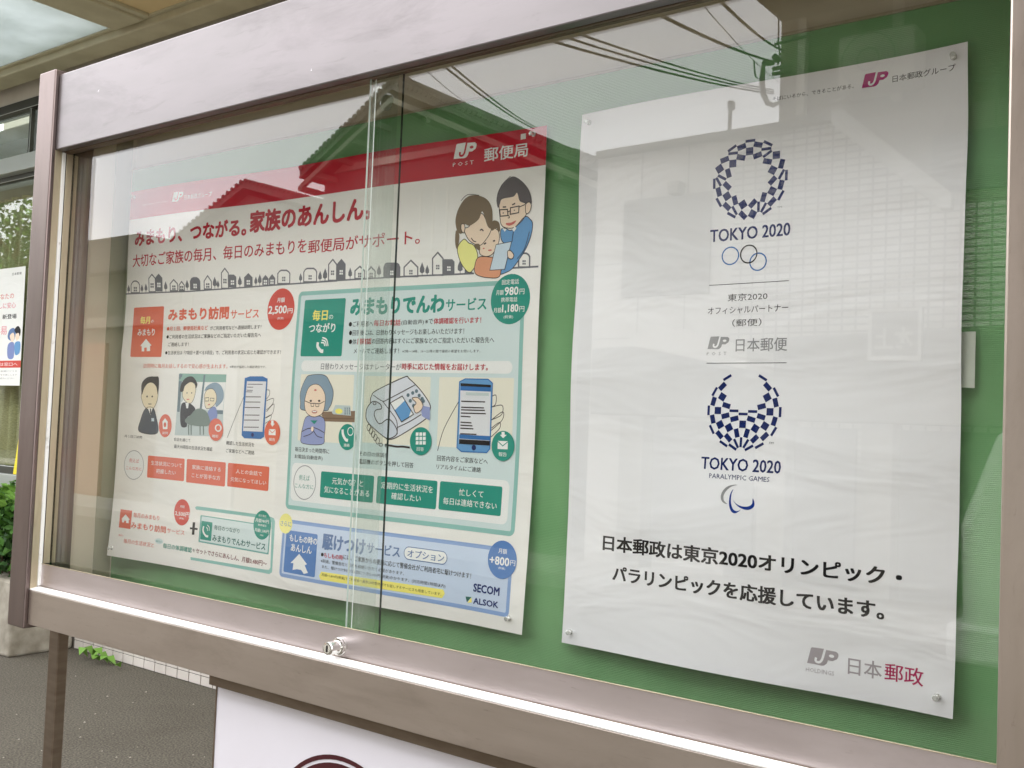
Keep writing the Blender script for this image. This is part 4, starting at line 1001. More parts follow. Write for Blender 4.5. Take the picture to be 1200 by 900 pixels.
t = sky_panel.node_tree; t.nodes.clear(); o_ = node(sky_panel, 'ShaderNodeOutputMaterial'); d_ = node(sky_panel, 'ShaderNodeBsdfDiffuse'); l_ = node(sky_panel, 'ShaderNodeBsdfTranslucent')
n_ = node(sky_panel, 'ShaderNodeTexNoise', Scale=2.5, Detail=8); lk(sky_panel, coords(sky_panel), n_.inputs['Vector'])
r_ = node(sky_panel, 'ShaderNodeValToRGB'); r_.color_ramp.elements[0].position = .3; r_.color_ramp.elements[1].position = .65
r_.color_ramp.elements[0].color = (.40, .44, .43, 1); r_.color_ramp.elements[1].color = (.58, .62, .62, 1)
lk(sky_panel, n_.outputs['Fac'], r_.inputs[0]); lk(sky_panel, r_.outputs[0], l_.inputs[0]); d_.inputs[0].default_value = (.7, .74, .73, 1)
m_ = node(sky_panel, 'ShaderNodeMixShader'); m_.inputs[0].default_value = .7; lk(sky_panel, d_.outputs[0], m_.inputs[1]); lk(sky_panel, l_.outputs[0], m_.inputs[2]); lk(sky_panel, m_.outputs[0], o_.inputs[0])
alu = mat('grey_window_frame', (176, 180, 176), .45, .3)
alu_dark = mat('dark_window_frame', (60, 60, 52), .5, .3)
curtain_m = noise_col(mat('beige_curtain', (190, 184, 150), .9), 60, (160, 152, 112), (184, 177, 138), stretch=(1, 1, 3))
tile_m = noise_col(mat('white_glazed_tile', (214, 208, 200), .35), 3, (204, 198, 190), (224, 219, 212), .3, .7)
grout = mat('grey_grout', (112, 106, 98), .9)
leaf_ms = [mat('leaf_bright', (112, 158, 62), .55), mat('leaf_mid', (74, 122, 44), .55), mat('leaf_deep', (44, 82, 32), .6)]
bark = mat('bark', (84, 70, 54), .9)
soil = mat('soil', (62, 52, 42), .95)

# ---------------------------------------------------------------- ground and street
MB().face([(-90, -90, 0), (90, -90, 0), (90, 60, 0), (-90, 60, 0)], asphalt).build('ground')['kind'] = 'structure'
ln = mat('road_paint', (214, 212, 204), .7)
g = MB(); g.box(-60, 60, -2.35, -2.23, .003, .007, ln); g.build('road_marking')['kind'] = 'structure'
pv = noise_col(mat('pavement_concrete', (150, 146, 138), .85), 6, (134, 130, 122), (158, 154, 146))
g = MB(); g.box(-60, 60, -6.3, -5.3, -.05, .13, pv); g.build('pavement', bevel=.01)['kind'] = 'structure'

# ---------------------------------------------------------------- post office behind the board
WD = 3.28
po = thing('post_office', 'cream post office wall with curtained window and tiled base behind the notice board', 'building', (-4, WD, 0))
g = MB(); zs0, zs1 = H-.1093*WD-.03, H+.60*WD           # window sill, window head
wx0, wx1 = -9.0, -5.6
g.box(-11, wx0, WD, WD+.2, 0, 4.2, render_w); g.box(wx1, 7.0, WD, WD+.2, .1, 4.2, render_w)
g.box(wx0, wx1, WD, WD+.2, 0, zs0-.1, render_w); g.box(wx0, wx1, WD, WD+.2, zs1, 4.2, render_w)
g.build('wall', po)
g = MB(); g.box(-11, 7, WD-.0, WD+.02, 0, .1, grout); g.build('tile_backing', po)
tm = None
for r in range(3):
    for k in range(42):
        x = -5.48+k*.0975; z = .004+r*.0475
        if tm is None:
            g = MB(); g.box(-.0455, .0455, -.006, .0, 0, .0435, tile_m); o = g.build('tile', None, bevel=.0012); tm = o.data; o.parent = po; o.location = (x+4, 0-.0, z)
        else:
            o = bpy.data.objects.new('tile', tm); COL.objects.link(o); o.parent = po; o.location = (x+4, 0, z)
        o.rotation_euler = (random.uniform(-.01, .01), 0, random.uniform(-.012, .012))
zt0, zt1 = H+.456*WD, H+.487*WD           # transom
wf = MB()
wf.box(wx0, wx1, WD-.02, WD+.08, zs0-.10, zs0-.02, alu); wf.box(wx0, wx1, WD-.05, WD+.05, zt0, zt1, alu); wf.box(wx0, wx1, WD-.01, WD+.07, zs1-.06, zs1, alu_dark)
wf.box(wx0, wx1, WD+.0, WD+.05, zt0-.035, zt0, alu_dark); wf.box(wx0, wx1, WD, WD+.05, zs0-.02, zs0+.03, alu_dark)
wf.box(-5.7, -5.65, WD+.005, WD+.06, zs0+.03, zs1-.06, alu_dark); wf.box(-6.405, -6.385, WD+.005, WD+.06, zt1, zs1-.06, alu_dark)  # thin upper bar added in place of a line reflected in the glass
win = wf.build('window', po, bevel=.003)
g = MB(); g.box(wx0, wx1, WD+.02, WD+.026, zs0+.03, zt0-.035, win_glass); g.build('pane', win)
g = MB(); g.box(wx0, wx1, WD+.02, WD+.026, zt1, zs1-.06, win_glass); g.build('pane', win)
g = MB(); vs = []; n = 420
for i in range(n+1):
    x = wx0+(wx1-wx0)*i/n; y = WD+.16+.028*math.sin(x*52+.8*math.sin(x*7))+.012*math.sin(x*17)
    vs += [(x, y, zs0-.02), (x, y, zt0-.09)]
g.mesh(vs, [(2*i, 2*i+2, 2*i+3, 2*i+1) for i in range(n)], curtain_m); cu = g.build('curtain', smooth=True, origin=(-6.5, WD+.16, zs0))
tag(cu, 'pleated beige curtain hanging inside the post office window', 'curtain')
room = mat('dim_room', (150, 148, 134), .9); g = MB(); g.box(wx0-1, wx1+1, WD+1.6, WD+1.7, 0, 4.2, room); g.box(wx0-1, wx1+1, WD+.25, WD+1.6, 3.2, 3.3, room); g.box(wx0-1, wx1+1, WD+.25, WD+1.6, .0, .1, room); g.build('room_wall', po)
ye = mat('yellow_board', (240, 222, 30), .5); g = MB(); g.prism([(-6.20, zs0-.01), (-6.10, zs0-.01), (-6.06, zs0+.33), (-6.135, zs0+.33)], WD-.07, WD-.055, ye)
tag(g.build('sign_edge', origin=(-6.2, WD-.06, zs0), bevel=.002), 'narrow bright yellow board edge standing on the window sill', 'sign')
# canopy
cn = thing('canopy', 'olive beige canopy with a milky roof sheet over the notice board', 'canopy', (-4, 2.4, 3.4))
cz = H+2.05
bx = -5.06; bx2 = -4.80
CF = 1.75
g = MB(); g.box(-11, 7, 3.06, 3.20, cz-.02, cz+.2, canopy_paint); g.box(-11, 7, 3.20, WD, cz+.03, cz+.2, alu_dark); g.build('beam', cn, bevel=.008)
g = MB(); g.box(-11, 7, 3.035, 3.06, cz+.02, cz+.2, canopy_paint); g.build('beam_lip', cn, bevel=.004)
g = MB(); g.box(bx, bx2, CF, 3.035, cz, cz+.2, canopy_paint); g.build('beam', cn, bevel=.006)
g = MB(); g.box(bx2, bx2+.05, CF, 3.035, cz+.012, cz+.2, canopy_paint); g.build('beam_lip', cn, bevel=.004)
g = MB(); g.box(-3.98, -3.86, CF, 3.035, cz-.01, cz+.2, canopy_paint); g.build('beam', cn, bevel=.006)
g = MB(); g.box(-3.80, -3.77, 2.95, 3.035, cz-.04, cz+.1, alu_dark); g.build('bracket', cn)
g = MB(); g.box(-11, 7, CF-.12, CF, cz-.04, cz+.24, canopy_paint); g.build('fascia', cn, bevel=.006)
g = MB(); g.box(bx2+.05, -3.98, CF, 3.035, cz+.03, cz+.05, canopy_panel); g.build('soffit_board', cn)
g = MB(); g.box(-3.86, 7, CF, 3.035, cz+.03, cz+.05, canopy_panel); g.build('soffit_board', cn)
g = MB(); g.box(-11, bx, CF, 3.035, cz+.03, cz+.036, sky_panel); g.build('roof_sheet', cn)
# planter, bush, weed
g = MB(); g.box(-11, -5.54, 2.90, WD-.005, 0, H-.3231*2.9, concrete); pl_ = g.build('planter', bevel=.015, origin=(-7, 2.9, 0))
tag(pl_, 'stained grey concrete planter wall under the post office window', 'planter')
def leafy(name, label, cat, x0, x1, y0, y1, z0, z1, n, size, base):
    root = thing(name, label, cat, base); g = MB(); rnd = random.Random(3)
    for i in range(n):
        u = rnd.random(); x = x0+(x1-x0)*rnd.random(); y = y0+(y1-y0)*rnd.random()
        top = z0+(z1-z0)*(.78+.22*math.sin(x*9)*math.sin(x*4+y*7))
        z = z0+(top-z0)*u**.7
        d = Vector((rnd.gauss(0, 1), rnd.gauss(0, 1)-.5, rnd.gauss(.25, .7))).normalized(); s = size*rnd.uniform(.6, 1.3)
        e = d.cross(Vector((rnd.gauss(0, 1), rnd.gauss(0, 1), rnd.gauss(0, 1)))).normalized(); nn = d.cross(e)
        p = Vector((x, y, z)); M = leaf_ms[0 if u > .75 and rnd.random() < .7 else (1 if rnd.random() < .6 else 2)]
        g.face([p, p+d*s*.35+e*s*.24+nn*s*.05, p+d*s, p+d*s*.35-e*s*.24+nn*s*.05], M)
    g.build('foliage', root)['kind'] = 'stuff'; g = MB()
    for i in range(26):
        x = x0+(x1-x0)*rnd.random(); y = (y0+y1)/2+rnd.uniform(-.08, .08)
        g.tube([(x, y, z0-.04), (x+rnd.uniform(-.06, .06), y, z0+.2), (x+rnd.uniform(-.14, .14), y+rnd.uniform(-.1, .1), z1-.12)], [.008, .006, .002], bark, 6)
    g.build('stems', root)['kind'] = 'stuff'; return root
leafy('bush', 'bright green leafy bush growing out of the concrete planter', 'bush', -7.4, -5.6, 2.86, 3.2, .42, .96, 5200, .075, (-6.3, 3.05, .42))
wd = thing('weed', 'small green weed sprouting where the tiled wall meets the asphalt', 'plant', (-5.02, 3.17, 0)); rnd = random.Random(5)
for k in range(9):
    g = MB(); a = rnd.uniform(2.6, 6.6); l = rnd.uniform(.08, .13); bx_ = -5.26+k*.04
    p0 = Vector((bx_, 3.2, .005)); p1 = p0+Vector((math.cos(a)*l*.5, -abs(math.sin(a))*l*.4, .04+rnd.random()*.03)); p2 = p0+Vector((math.cos(a)*l, -abs(math.sin(a))*l*.7, .03))
    sd_ = (p2-p0).cross(Vector((0, 0, 1))).normalized()*.026
    g.face([p0, p1+sd_, p2, p1-sd_], leaf_ms[0]); g.build('leaf', wd)
g = MB(); rnd = random.Random(9); peb = mat('pale_pebble', (160, 155, 143), .8)
for i in range(170):
    x = rnd.uniform(-6.5, -1.5); y = rnd.uniform(1.6, 3.1); s = rnd.uniform(.002, .006)
    vs = [(x+s*math.cos(a+.3*i)*rnd.uniform(.7, 1.2), y+s*math.sin(a+.3*i)*rnd.uniform(.7, 1.2), .0) for a in (0, 1.25, 2.5, 3.8, 5)]+[(x, y, s*.8)]
    g.mesh(vs, [(j, (j+1) % 5, 5) for j in range(5)], peb)
tag(g.build('pebbles', origin=(-4, 2.4, 0)), 'pale grit and small pebbles scattered over the asphalt', 'gravel', kind='stuff')
g = MB(); lf = mat('dry_leaf', (206, 170, 108), .8)
for k in range(8):
    a = .2+k*.14; g.face([(-2.75, 2.10, .012), (-2.75+.16*math.cos(a+2.2), 2.10+.05*math.sin(a), .02+.01*(k % 2)), (-2.75+.16*math.cos(a+2.34), 2.10+.05*math.sin(a+.14), .02+.01*((k+1) % 2))], lf)
g.face([(-2.92, 2.06, .01), (-2.74, 2.03, .014), (-2.68, 2.10, .02), (-2.78, 2.13, .016), (-2.90, 2.11, .012)], lf)
tag(g.build('dry_leaf', origin=(-2.8, 2.1, 0)), 'pale brown dry leaf lying on the asphalt beside the white lower sign', 'leaf')

# ---------------------------------------------------------------- the notice board
nb = thing('notice_board', 'steel framed glass fronted notice board with green cloth back and two sliding panes', 'notice board', (-1.05, 1.1, 0))
XL, XR = -1.884, -.2095
zz = lambda y: H-y
def nbx(name, x0, x1, d0, d1, ytop, ybot, M, bevel=.0015, parent=None):
    return MB().box(x0, x1, d0, d1, zz(ybot), zz(ytop), M).build(name, parent or nb, bevel=bevel)
nbx('header_panel', XL+.0, XR+.001, 1.020, 1.0365, -.6416, -.4957, steel_head, .002)
nbx('header_track', XL, XR+.001, 1.037, 1.0405, -.62, -.4945, steel_dark, .0008)
nbx('header_track', XL, -1.0665, 1.0407, 1.0525, -.62, -.4938, steel_dark, .0008)
nbx('header_track', -1.0655, XR+.001, 1.0455, 1.0525, -.62, -.4962, steel_dark, .0008)
nbx('header_ceiling', XL, XR+.001, 1.060, 1.20, -.62, -.5600, wallin, .001)
nbx('top_plate', XL, XR+.001, 1.037, 1.205, -.6405, -.6205, steel_dark)
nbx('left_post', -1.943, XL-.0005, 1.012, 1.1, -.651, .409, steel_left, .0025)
nbx('left_post_liner', XL, XL+.0012, 1.0205, 1.0335, -.4957, .336, brass, 0)
nbx('seal_strip', XL, XL+.004, 1.0338, 1.0405, -.4940, .331, white_seal, .0008)
nbx('jamb', XL-.0004, XL+.0016, 1.0408, 1.0425, -.4935, .331, dark_gap, 0)
nbx('jamb', XL, XL+.003, 1.0428, 1.066, -.4935, .29, brass, .0006)
nbx('side_panel', XL-.02, XL-.006, 1.0665, 1.2, -.62, .40, wallin, 0)
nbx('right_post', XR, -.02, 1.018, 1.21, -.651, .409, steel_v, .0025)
nbx('ledge', XL+.0005, XR-.0005, 1.0198, 1.0390, .3374, .401, steel, .0010)
g = MB(); sec = [(1.0198, .3372), (1.0198, .3352), (1.0374, .3318), (1.0374, .3372)]; vs = [(x, d, zz(y)) for x in (XL+.0008, XR-.0008) for d, y in sec]
g.mesh(vs, [(0, 1, 2, 3), (7, 6, 5, 4), (0, 4, 5, 1), (1, 5, 6, 2), (2, 6, 7, 3), (3, 7, 4, 0)], skylit_top); g.build('ledge_top', nb, bevel=.0004)
nbx('ledge_seal', XL+.001, XR-.001, 1.0376, 1.0393, .3312, .3350, steel_dark, .0004)
nbx('bottom_rail', XL+.001, XR-.001, 1.0395, 1.0405, .2905, .337, steel_rail, 0)
nbx('case_floor', XL+.001, XR-.001, 1.0665, 1.2, .385, .401, steel_dark, .001)
nbx('bottom_track', XL+.001, XR-.001, 1.0412, 1.066, .3005, .34, steel_dark, .001)
nbx('corner_shade_strip', -1.8925, -1.8890, 1.150, 1.187, -.56, .385, mat('olive_corner_shade', (150, 147, 122), .6), 0)  # added strip: shade of the back corner painted as darker olive
nbx('rail_lip', XL+.001, XR-.001, 1.0385, 1.0408, .2893, .2905, brass, .0004)
bpnl = nbx('back_panel', -1.893, XR+.02, 1.190, 1.1945, -.4945, .40, felt, 0)
nbx('back_board', XL-.006, XR+.02, 1.196, 1.212, -.64, .401, wallin, 0)
nbx('panel_trim', -1.893, XR+.02, 1.1875, 1.1955, -.4985, -.4948, brass, .0004)
nbx('panel_trim', -1.8965, -1.8932, 1.1875, 1.1955, -.4985, .40, brass, .0004)
def pane(x0, x1, d0, d1, yt, yb, le, re):
    g = MB(); z0, z1 = zz(yb), zz(yt)
    vs = [(x, y, z) for x in (x0, x1) for y in (d0, d1) for z in (z0, z1)]
    g.mesh(vs, [(0, 4, 5, 1), (2, 3, 7, 6)], glass); g.mesh(vs, [(0, 1, 3, 2)], le); g.mesh(vs, [(4, 6, 7, 5)], re); g.mesh(vs, [(0, 2, 6, 4), (1, 5, 7, 3)], glass_edge)
    return g.build('glass_pane', nb)
pane(-1.0655, XR-.001, 1.0415, 1.0450, -.60, .2955, glass_edge2, glass_edge)
pane(XL+.003, -1.0137, 1.0550, 1.0590, -.60, .2955, glass_edge, glass_edge)
MB().box(-1.0532, -1.0522, 1.0408, 1.0414, zz(.2955), zz(-.4930), mat('clear_strip', (214, 222, 216), .2)).build('edge_strip', nb)
tabc = MB(); tabc.tube([(-1.0290, 1.0412, zz(-.4560)), (-1.0290, 1.0396, zz(-.4560)), (-1.0290, 1.0390, zz(-.4560))], [.0125, .0125, .0105], make_glass('clear_tab_plastic', (.82, .86, .84), .35), 28); tabc.build('finger_tab', nb)
MB().box(-1.0650, -1.0142, 1.0472, 1.0476, zz(.2950), zz(-.5), make_glass('overlap_haze_glass', (.93, .96, .95), .16)).build('overlap_haze', nb)  # added hazy sheet, lightens the overlap like the doubled pane reflection
bl = MB()
for i in range(120):   # grimy crumbs of dirt along the foot of the right pane
    x = -1.05+random.random()**.8*.82; l = random.uniform(.001, .006); r = random.uniform(.0005, .0014)
    bl.tube([(x-l, 1.0460, zz(.2955)), (x-l*.3, 1.0460, zz(.2948)), (x+l*.4, 1.0460, zz(.2946)), (x+l, 1.0460, zz(.2956))], [r*.4, r, r*.8, r*.3], dark_gap, 6)
bl.build('dirt_bead', nb)['kind'] = 'stuff'
lkx, lkz = -1.0690, zz(.3165)
lo = MB(); ly = lambda y: (lkx, y, lkz)
lo.tube([ly(1.0394), ly(1.035), ly(1.0345), ly(1.031), ly(1.0305), ly(1.014), ly(1.012), ly(1.0115)], [.0125, .0125, .0118, .0118, .0092, .0092, .0085, .0065], chrome, 28)
lock = lo.build('lock', nb, smooth=False)
MB().box(lkx-.001, lkx+.001, 1.0105, 1.0117, lkz-.0045, lkz+.0045, dark_gap).build('keyhole', lock)
for x in (-1.947, -.21):
    nbx('leg', x, x+.034, 1.100, 1.122, .401, H, steel_dark, .002)
# white sign under the ledge
sg = thing('lower_sign', 'white sign with dark red ring hanging under the notice board ledge', 'sign', (-.8, 1.05, H-.6))
sgf = mat('white_sign_face', (236, 234, 242), .35); grime(sgf, 5, (1, 1, 1), .5, .8, .12, (.7, .68, .64)); sgr = mat('maroon_print', (70, 8, 20), .5)
MB().box(-1.348, -.215, 1.046, 1.052, 0.5, zz(.4245), sgf).build('face', sg)
MB().box(-1.350, -.212, 1.03, 1.07, zz(.4190), zz(.4015), steel_dark).build('frame', sg, bevel=.001)
MB().box(-1.3505, -1.3482, 1.0440, 1.053, 0.5, zz(.4192), steel_dark).build('frame', sg, bevel=.0008)
def disc(g, cx, cz, r0, r1, y, M, n=72):
    vs = []; 
    for i in range(n): a = 2*math.pi*i/n; vs += [(cx+r0*math.cos(a), y, cz+r0*math.sin(a)), (cx+r1*math.cos(a), y, cz+r1*math.sin(a))]
    g.mesh(vs, [(2*i, 2*((i+1) % n), 2*((i+1) % n)+1, 2*i+1) for i in range(n)], M)
scx, sr = -1.062, .152; scz = zz(.623)
g = MB(); disc(g, scx, scz, .0001, sr-.011, 1.0452, sgr); disc(g, scx, scz, sr-.0065, sr, 1.0452, sgr); g.build('round_emblem', sg)

# ---------------------------------------------------------------- posters
PAL = dict(red=(196, 22, 44), pink=(226, 150, 160), crimson=(186, 22, 44), white=(240, 240, 238), grey=(112, 112, 118), orange=(224, 106, 80), red2=(212, 78, 66),
  black=(18, 16, 20), yellow3=(248, 236, 120), yellow4=(246, 238, 150), teal=(36, 146, 128), teal2=(120, 176, 168), teal3=(146, 194, 186), tealbg=(212, 226, 226), tealtext=(40, 104, 96),
  cream=(238, 233, 216), blue=(84, 128, 190), blueb=(140, 168, 214), bluebg=(202, 216, 238), blue4=(96, 124, 170), blue3=(48, 112, 178), blue2=(104, 158, 208), skinl=(246, 222, 198), skin3=(240, 226, 196),
  line=(66, 56, 56), darkgrey=(96, 90, 92), brown=(122, 104, 80), brown2=(140, 116, 96), brown3=(120, 96, 78), yellow2=(242, 238, 150), orange2=(226, 158, 122), lip=(214, 120, 110), lip2=(196, 130, 120),
  paleblue=(206, 222, 234), slate=(72, 84, 100), slate2=(50, 60, 76), slate3=(104, 124, 134), navy=(12, 34, 96), navy2=(16, 44, 110), navy3=(44, 50, 60), navy4=(32, 34, 46), black2=(22, 20, 22),
  bluegrey=(136, 158, 176), lilac=(128, 144, 196), lilac2=(152, 162, 206), panelgrey=(196, 208, 208), tealgrey=(136, 176, 164), tablegreen=(116, 132, 126), screen=(226, 226, 230),
  silver=(222, 224, 232), silver2=(206, 212, 222), grey2=(150, 150, 152), grey3=(90, 92, 96), grey4=(54, 54, 58), grey5=(168, 160, 164), maroon=(120, 40, 50), magenta=(176, 30, 116), magenta2=(176, 36, 90), blue5=(24, 104, 176), blue6=(14, 52, 140), paper=(232, 230, 232))
PM = {k: mat('print_'+k, v, .5, 0, .12) for k, v in PAL.items()}
def paper_mat(name, col):
    M = mat(name, col, .5, 0, .35); b = M.node_tree.nodes['Principled BSDF']
    n1 = node(M, 'ShaderNodeTexNoise', Scale=8, Detail=3); n1.inputs['Distortion'].default_value = .6; lk(M, coords(M, (.55, 1, 1.6)), n1.inputs['Vector'])
    u = node(M, 'ShaderNodeBump', Strength=.6, Distance=.009); lk(M, n1.outputs['Fac'], u.inputs['Height']); lk(M, u.outputs[0], b.inputs['Normal']); return M
for k in ('paper',): pass
def smoothed(pts, closed, n=5):
    N = len(pts); res = []
    for i in range(N if closed else N-1):
        p = [pts[(i+j-1) % N] if closed else pts[max(0, min(N-1, i+j-1))] for j in range(4)]
        for s in range(n):
            t = s/n; res.append(tuple(.5*((2*p[1][q])+(-p[0][q]+p[2][q])*t+(2*p[0][q]-5*p[1][q]+4*p[2][q]-p[3][q])*t*t+(-p[0][q]+3*p[1][q]-3*p[2][q]+p[3][q])*t**3) for q in (0, 1)))
    if not closed: res.append(pts[-1])
    return res
def rrect(x, y, w, h, r):
    r = min(r, w/2, h/2)
    if r <= 0: return [(x, y), (x+w, y), (x+w, y+h), (x, y+h)]
    res = []
    for cx, cy, a0 in ((x+w-r, y+r, -90), (x+w-r, y+h-r, 0), (x+r, y+h-r, 90), (x+r, y+r, 180)):
        for k in range(6): a = math.radians(a0+18*k); res.append((cx+r*math.cos(a), cy+r*math.sin(a)))
    return res
TEXTJOBS = []
def text_curve(body, bold, h):
    c = bpy.data.curves.new('t', 'FONT'); c.body = body; c.size = 1; c.resolution_u = 3 if h > 15 else (2 if h > 7 else 1)
    c.offset = bold
    return c
def prims_to_bm(prims):
    bm = bmesh.new(); mats = []
    def add(pts, tris, z, col):
        if col not in mats: mats.append(col)
        vs = [bm.verts.new((p[0], p[1], z)) for p in pts]
        for t in tris:
            try: f = bm.faces.new([vs[i] for i in t]); f.material_index = mats.index(col)
            except ValueError: pass
    def fill(pts, z, col):
        tr = tessellate_polygon([[Vector((p[0], p[1], 0)) for p in pts]]); add(pts, tr, z, col)
    def stroke(pts, wd, closed, z, col):
        n = len(pts); L = []; Rr = []
        for i in range(n):
            a = Vector(pts[(i-1) % n] if closed or i else pts[0]); c = Vector(pts[(i+1) % n] if closed or i < n-1 else pts[-1])
            p = Vector(pts[i]); d1 = (p-a); d2 = (c-p)
            d1 = d1.normalized() if d1.length > 1e-6 else d2.normalized(); d2 = d2.normalized() if d2.length > 1e-6 else d1
            t = (d1+d2); t = t.normalized() if t.length > 1e-4 else d1; nn = Vector((-t.y, t.x)); k = min(1.6, 1/max(.3, abs(nn.dot(Vector((-d1.y, d1.x))))))
            L.append(p+nn*wd/2*k); Rr.append(p-nn*wd/2*k)
        v = [tuple(q) for q in L]+[tuple(q) for q in Rr]; f = [(i, (i+1) % n, (i+1) % n+n, i+n) for i in range(n if closed else n-1)]
        add(v, f, z, col)
    texts = []
    for p in prims:
        k, col, z = p[0], p[1], p[2]
        if k == 'R': fill(rrect(*p[3:8]), z, col)
        elif k == 'F': x, y, ww, hh, r, wd = p[3:9]; stroke(rrect(x+wd/2, y+wd/2, ww-wd, hh-wd, max(r-wd/2, .1)), wd, True, z, col)
        elif k == 'P': fill(p[3], z, col)
        elif k == 'S': fill(smoothed(p[3], True), z, col)
        elif k == 'L': stroke(smoothed(p[4], bool(p[6])) if p[5] else p[4], p[3], bool(p[6]), z, col)
        elif k == 'O':
            cx, cy, rx, ry, fr = p[3:8]; n = 36 if rx > 8 else 16; pts = [(cx+rx*math.cos(2*math.pi*i/n), cy+ry*math.sin(2*math.pi*i/n)) for i in range(n)]
            if fr: stroke(pts, fr, True, z, col)
            else: fill(pts, z, col)
        elif k == 'T': texts.append(p)
    if bm.verts:
        for axis in (0, 1):
            lo_ = min(v.co[axis] for v in bm.verts); hi_ = max(v.co[axis] for v in bm.verts); c = math.ceil((lo_+1)/20)*20
            while c < hi_-1 and hi_-lo_ > 26:
                no = (1, 0, 0) if axis == 0 else (0, 1, 0)
                bmesh.ops.bisect_plane(bm, geom=bm.verts[:]+bm.edges[:]+bm.faces[:], plane_co=(c if axis == 0 else 0, c if axis else 0, 0), plane_no=no, dist=1e-5); c += 20
    return bm, mats, texts
def poster(root, quad, depth, W, Hh, wave, prints, paper, over):
    """quad: board-plane corners (x, y below the eye) TL TR BR BL"""
    def pos(u, v, lay=0):
        s, t = u/W, v/Hh
        x = (quad[0][0]*(1-s)+quad[1][0]*s)*(1-t)+(quad[3][0]*(1-s)+quad[2][0]*s)*t
        y = (quad[0][1]*(1-s)+quad[1][1]*s)*(1-t)+(quad[3][1]*(1-s)+quad[2][1]*s)*t
        return Vector((x, depth-wave(s, t)-lay*.00011, H-y))
    o0 = root.location; nx, ny = int(W/8), int(Hh/8)
    g = MB(); vs = [pos(W*i/nx, Hh*j/ny) for j in range(ny+1) for i in range(nx+1)]
    g.mesh(vs, [(j*(nx+1)+i, (j+1)*(nx+1)+i, (j+1)*(nx+1)+i+1, j*(nx+1)+i+1) for j in range(ny) for i in range(nx)], paper)
    back = [v+Vector((0, .00025, 0)) for v in vs]
    g.mesh(back, [(j*(nx+1)+i, j*(nx+1)+i+1, (j+1)*(nx+1)+i+1, (j+1)*(nx+1)+i) for j in range(ny) for i in range(nx)], paper)
    g.build('paper', root, smooth=True)
    for name, prims in prints:
        bm, mats, texts = prims_to_bm(prims)
        me = bpy.data.meshes.new(name); bm.to_mesh(me); bm.free()
        V = [tuple(v.co) for v in me.vertices]; F = [tuple(p.vertices) for p in me.polygons]; MI = [p.material_index for p in me.polygons]
        TEXTJOBS.append((root, name, V, F, MI, mats, texts, pos, over))
def run_textjobs():
    objs = []
    for job in TEXTJOBS:
        for t in job[6]:
            c = text_curve(t[7], 0, t[6]); o = bpy.data.objects.new('t', c); COL.objects.link(o); objs.append((t, o))
    bpy.context.view_layer.update(); dg = bpy.context.evaluated_depsgraph_get(); ms = {}
    for t, o in objs:
        e = o.evaluated_get(dg); me = e.to_mesh(); ms[id(t)] = ([tuple(v.co) for v in me.vertices], [tuple(p.vertices) for p in me.polygons]); e.to_mesh_clear()
    for t, o in objs: c = o.data; bpy.data.objects.remove(o); bpy.data.curves.remove(c)
    for root, name, V, F, MI, mats, texts, pos, over in TEXTJOBS:
        V = list(V); F = list(F); MI = list(MI); mats = list(mats)
        for t in texts:
            tv, tf = ms[id(t)]; x0, x1, yc, h = t[3:7]
            if not tv: continue
            ax0 = min(v[0] for v in tv); ax1 = max(v[0] for v in tv); ay0 = min(v[1] for v in tv); ay1 = max(v[1] for v in tv)
            if ay1-ay0 < .5: ay0, ay1 = min(ay0, -.05), max(ay1, .8)
            if t[1] not in mats: mats.append(t[1])
            e = t[8]*.0105*h; ww = (x1-x0)-2*e
            offs = [(0, 0)] if e < .04 else ([(-e, 0), (e, 0)] if e < .12 else ([(-e, -e*.6), (e, e*.6), (e, -e*.6), (-e, e*.6)] if t[8] < 4 else [(-e, -e*.7), (e, e*.7), (e, -e*.7), (-e, e*.7), (0, -e), (0, e), (0, 0)]))
            for q, (dx, dy) in enumerate(offs):
                k = len(V)
                for v in tv: V.append((x0+e+(v[0]-ax0)/(ax1-ax0)*ww+dx, yc-h/2+(ay1-v[1])/(ay1-ay0)*h+dy, t[2]+q*.1))
                for f in tf: F.append(tuple(a+k for a in f)); MI.append(mats.index(t[1]))
        o0 = parent_origin(root); me = bpy.data.meshes.new(name)
        me.from_pydata([tuple(pos(v[0], v[1], v[2])-o0) for v in V], [], F)
        for c in mats: me.materials.append(over.get(c, PM[c]))
        me.polygons.foreach_set('material_index', MI); me.update()
        o = bpy.data.objects.new(name, me); COL.objects.link(o); o.parent = root
def curl(s, t, cs, ct, reach, amp):
    d = math.hypot((s-cs), (t-ct)*.72)/reach
    return amp*max(0, 1-d)**2
def wave1(s, t):
    edge = .0022*math.sin(11*s+1.3*t+.5)+.0016*math.sin(7*s-5*t+1)+.0012*math.sin(4*t*3.1+3*s)
    sag = .0065*t**3*(.5-.5*math.cos(2*math.pi*min(1, max(0, s*1.02))))+.004*(1-t)**4*(.5-.5*math.cos(4*math.pi*s))
    return .0060+edge*1.2+sag+curl(s, t, 0, 1, .30, .008)+curl(s, t, 1, 1, .16, .005)+curl(s, t, 0, .45, .2, .006)
def wave2(s, t):
    edge = .0018*math.sin(7*s+5*t)+.0016*math.sin(4*s-12*t+2)+.0010*math.sin(17*t+2*s)
    sag = .010*t**4*math.sin(math.pi*s)+.006*(1-t)**5*math.sin(math.pi*s)
    return .0060+edge*1.3+sag+.0012*math.sin(31*t+1)*s**3+curl(s, t, 1, 1, .30, .007)+curl(s, t, 0, 1, .25, .004)+curl(s, t, 1, .5, .28, .007)+curl(s, t, 1, 0, .2, .006)
pap1 = paper_mat('poster_paper', (243, 240, 235)); pap2 = paper_mat('poster_paper_cool', (238, 237, 240))
PD = 1.1855
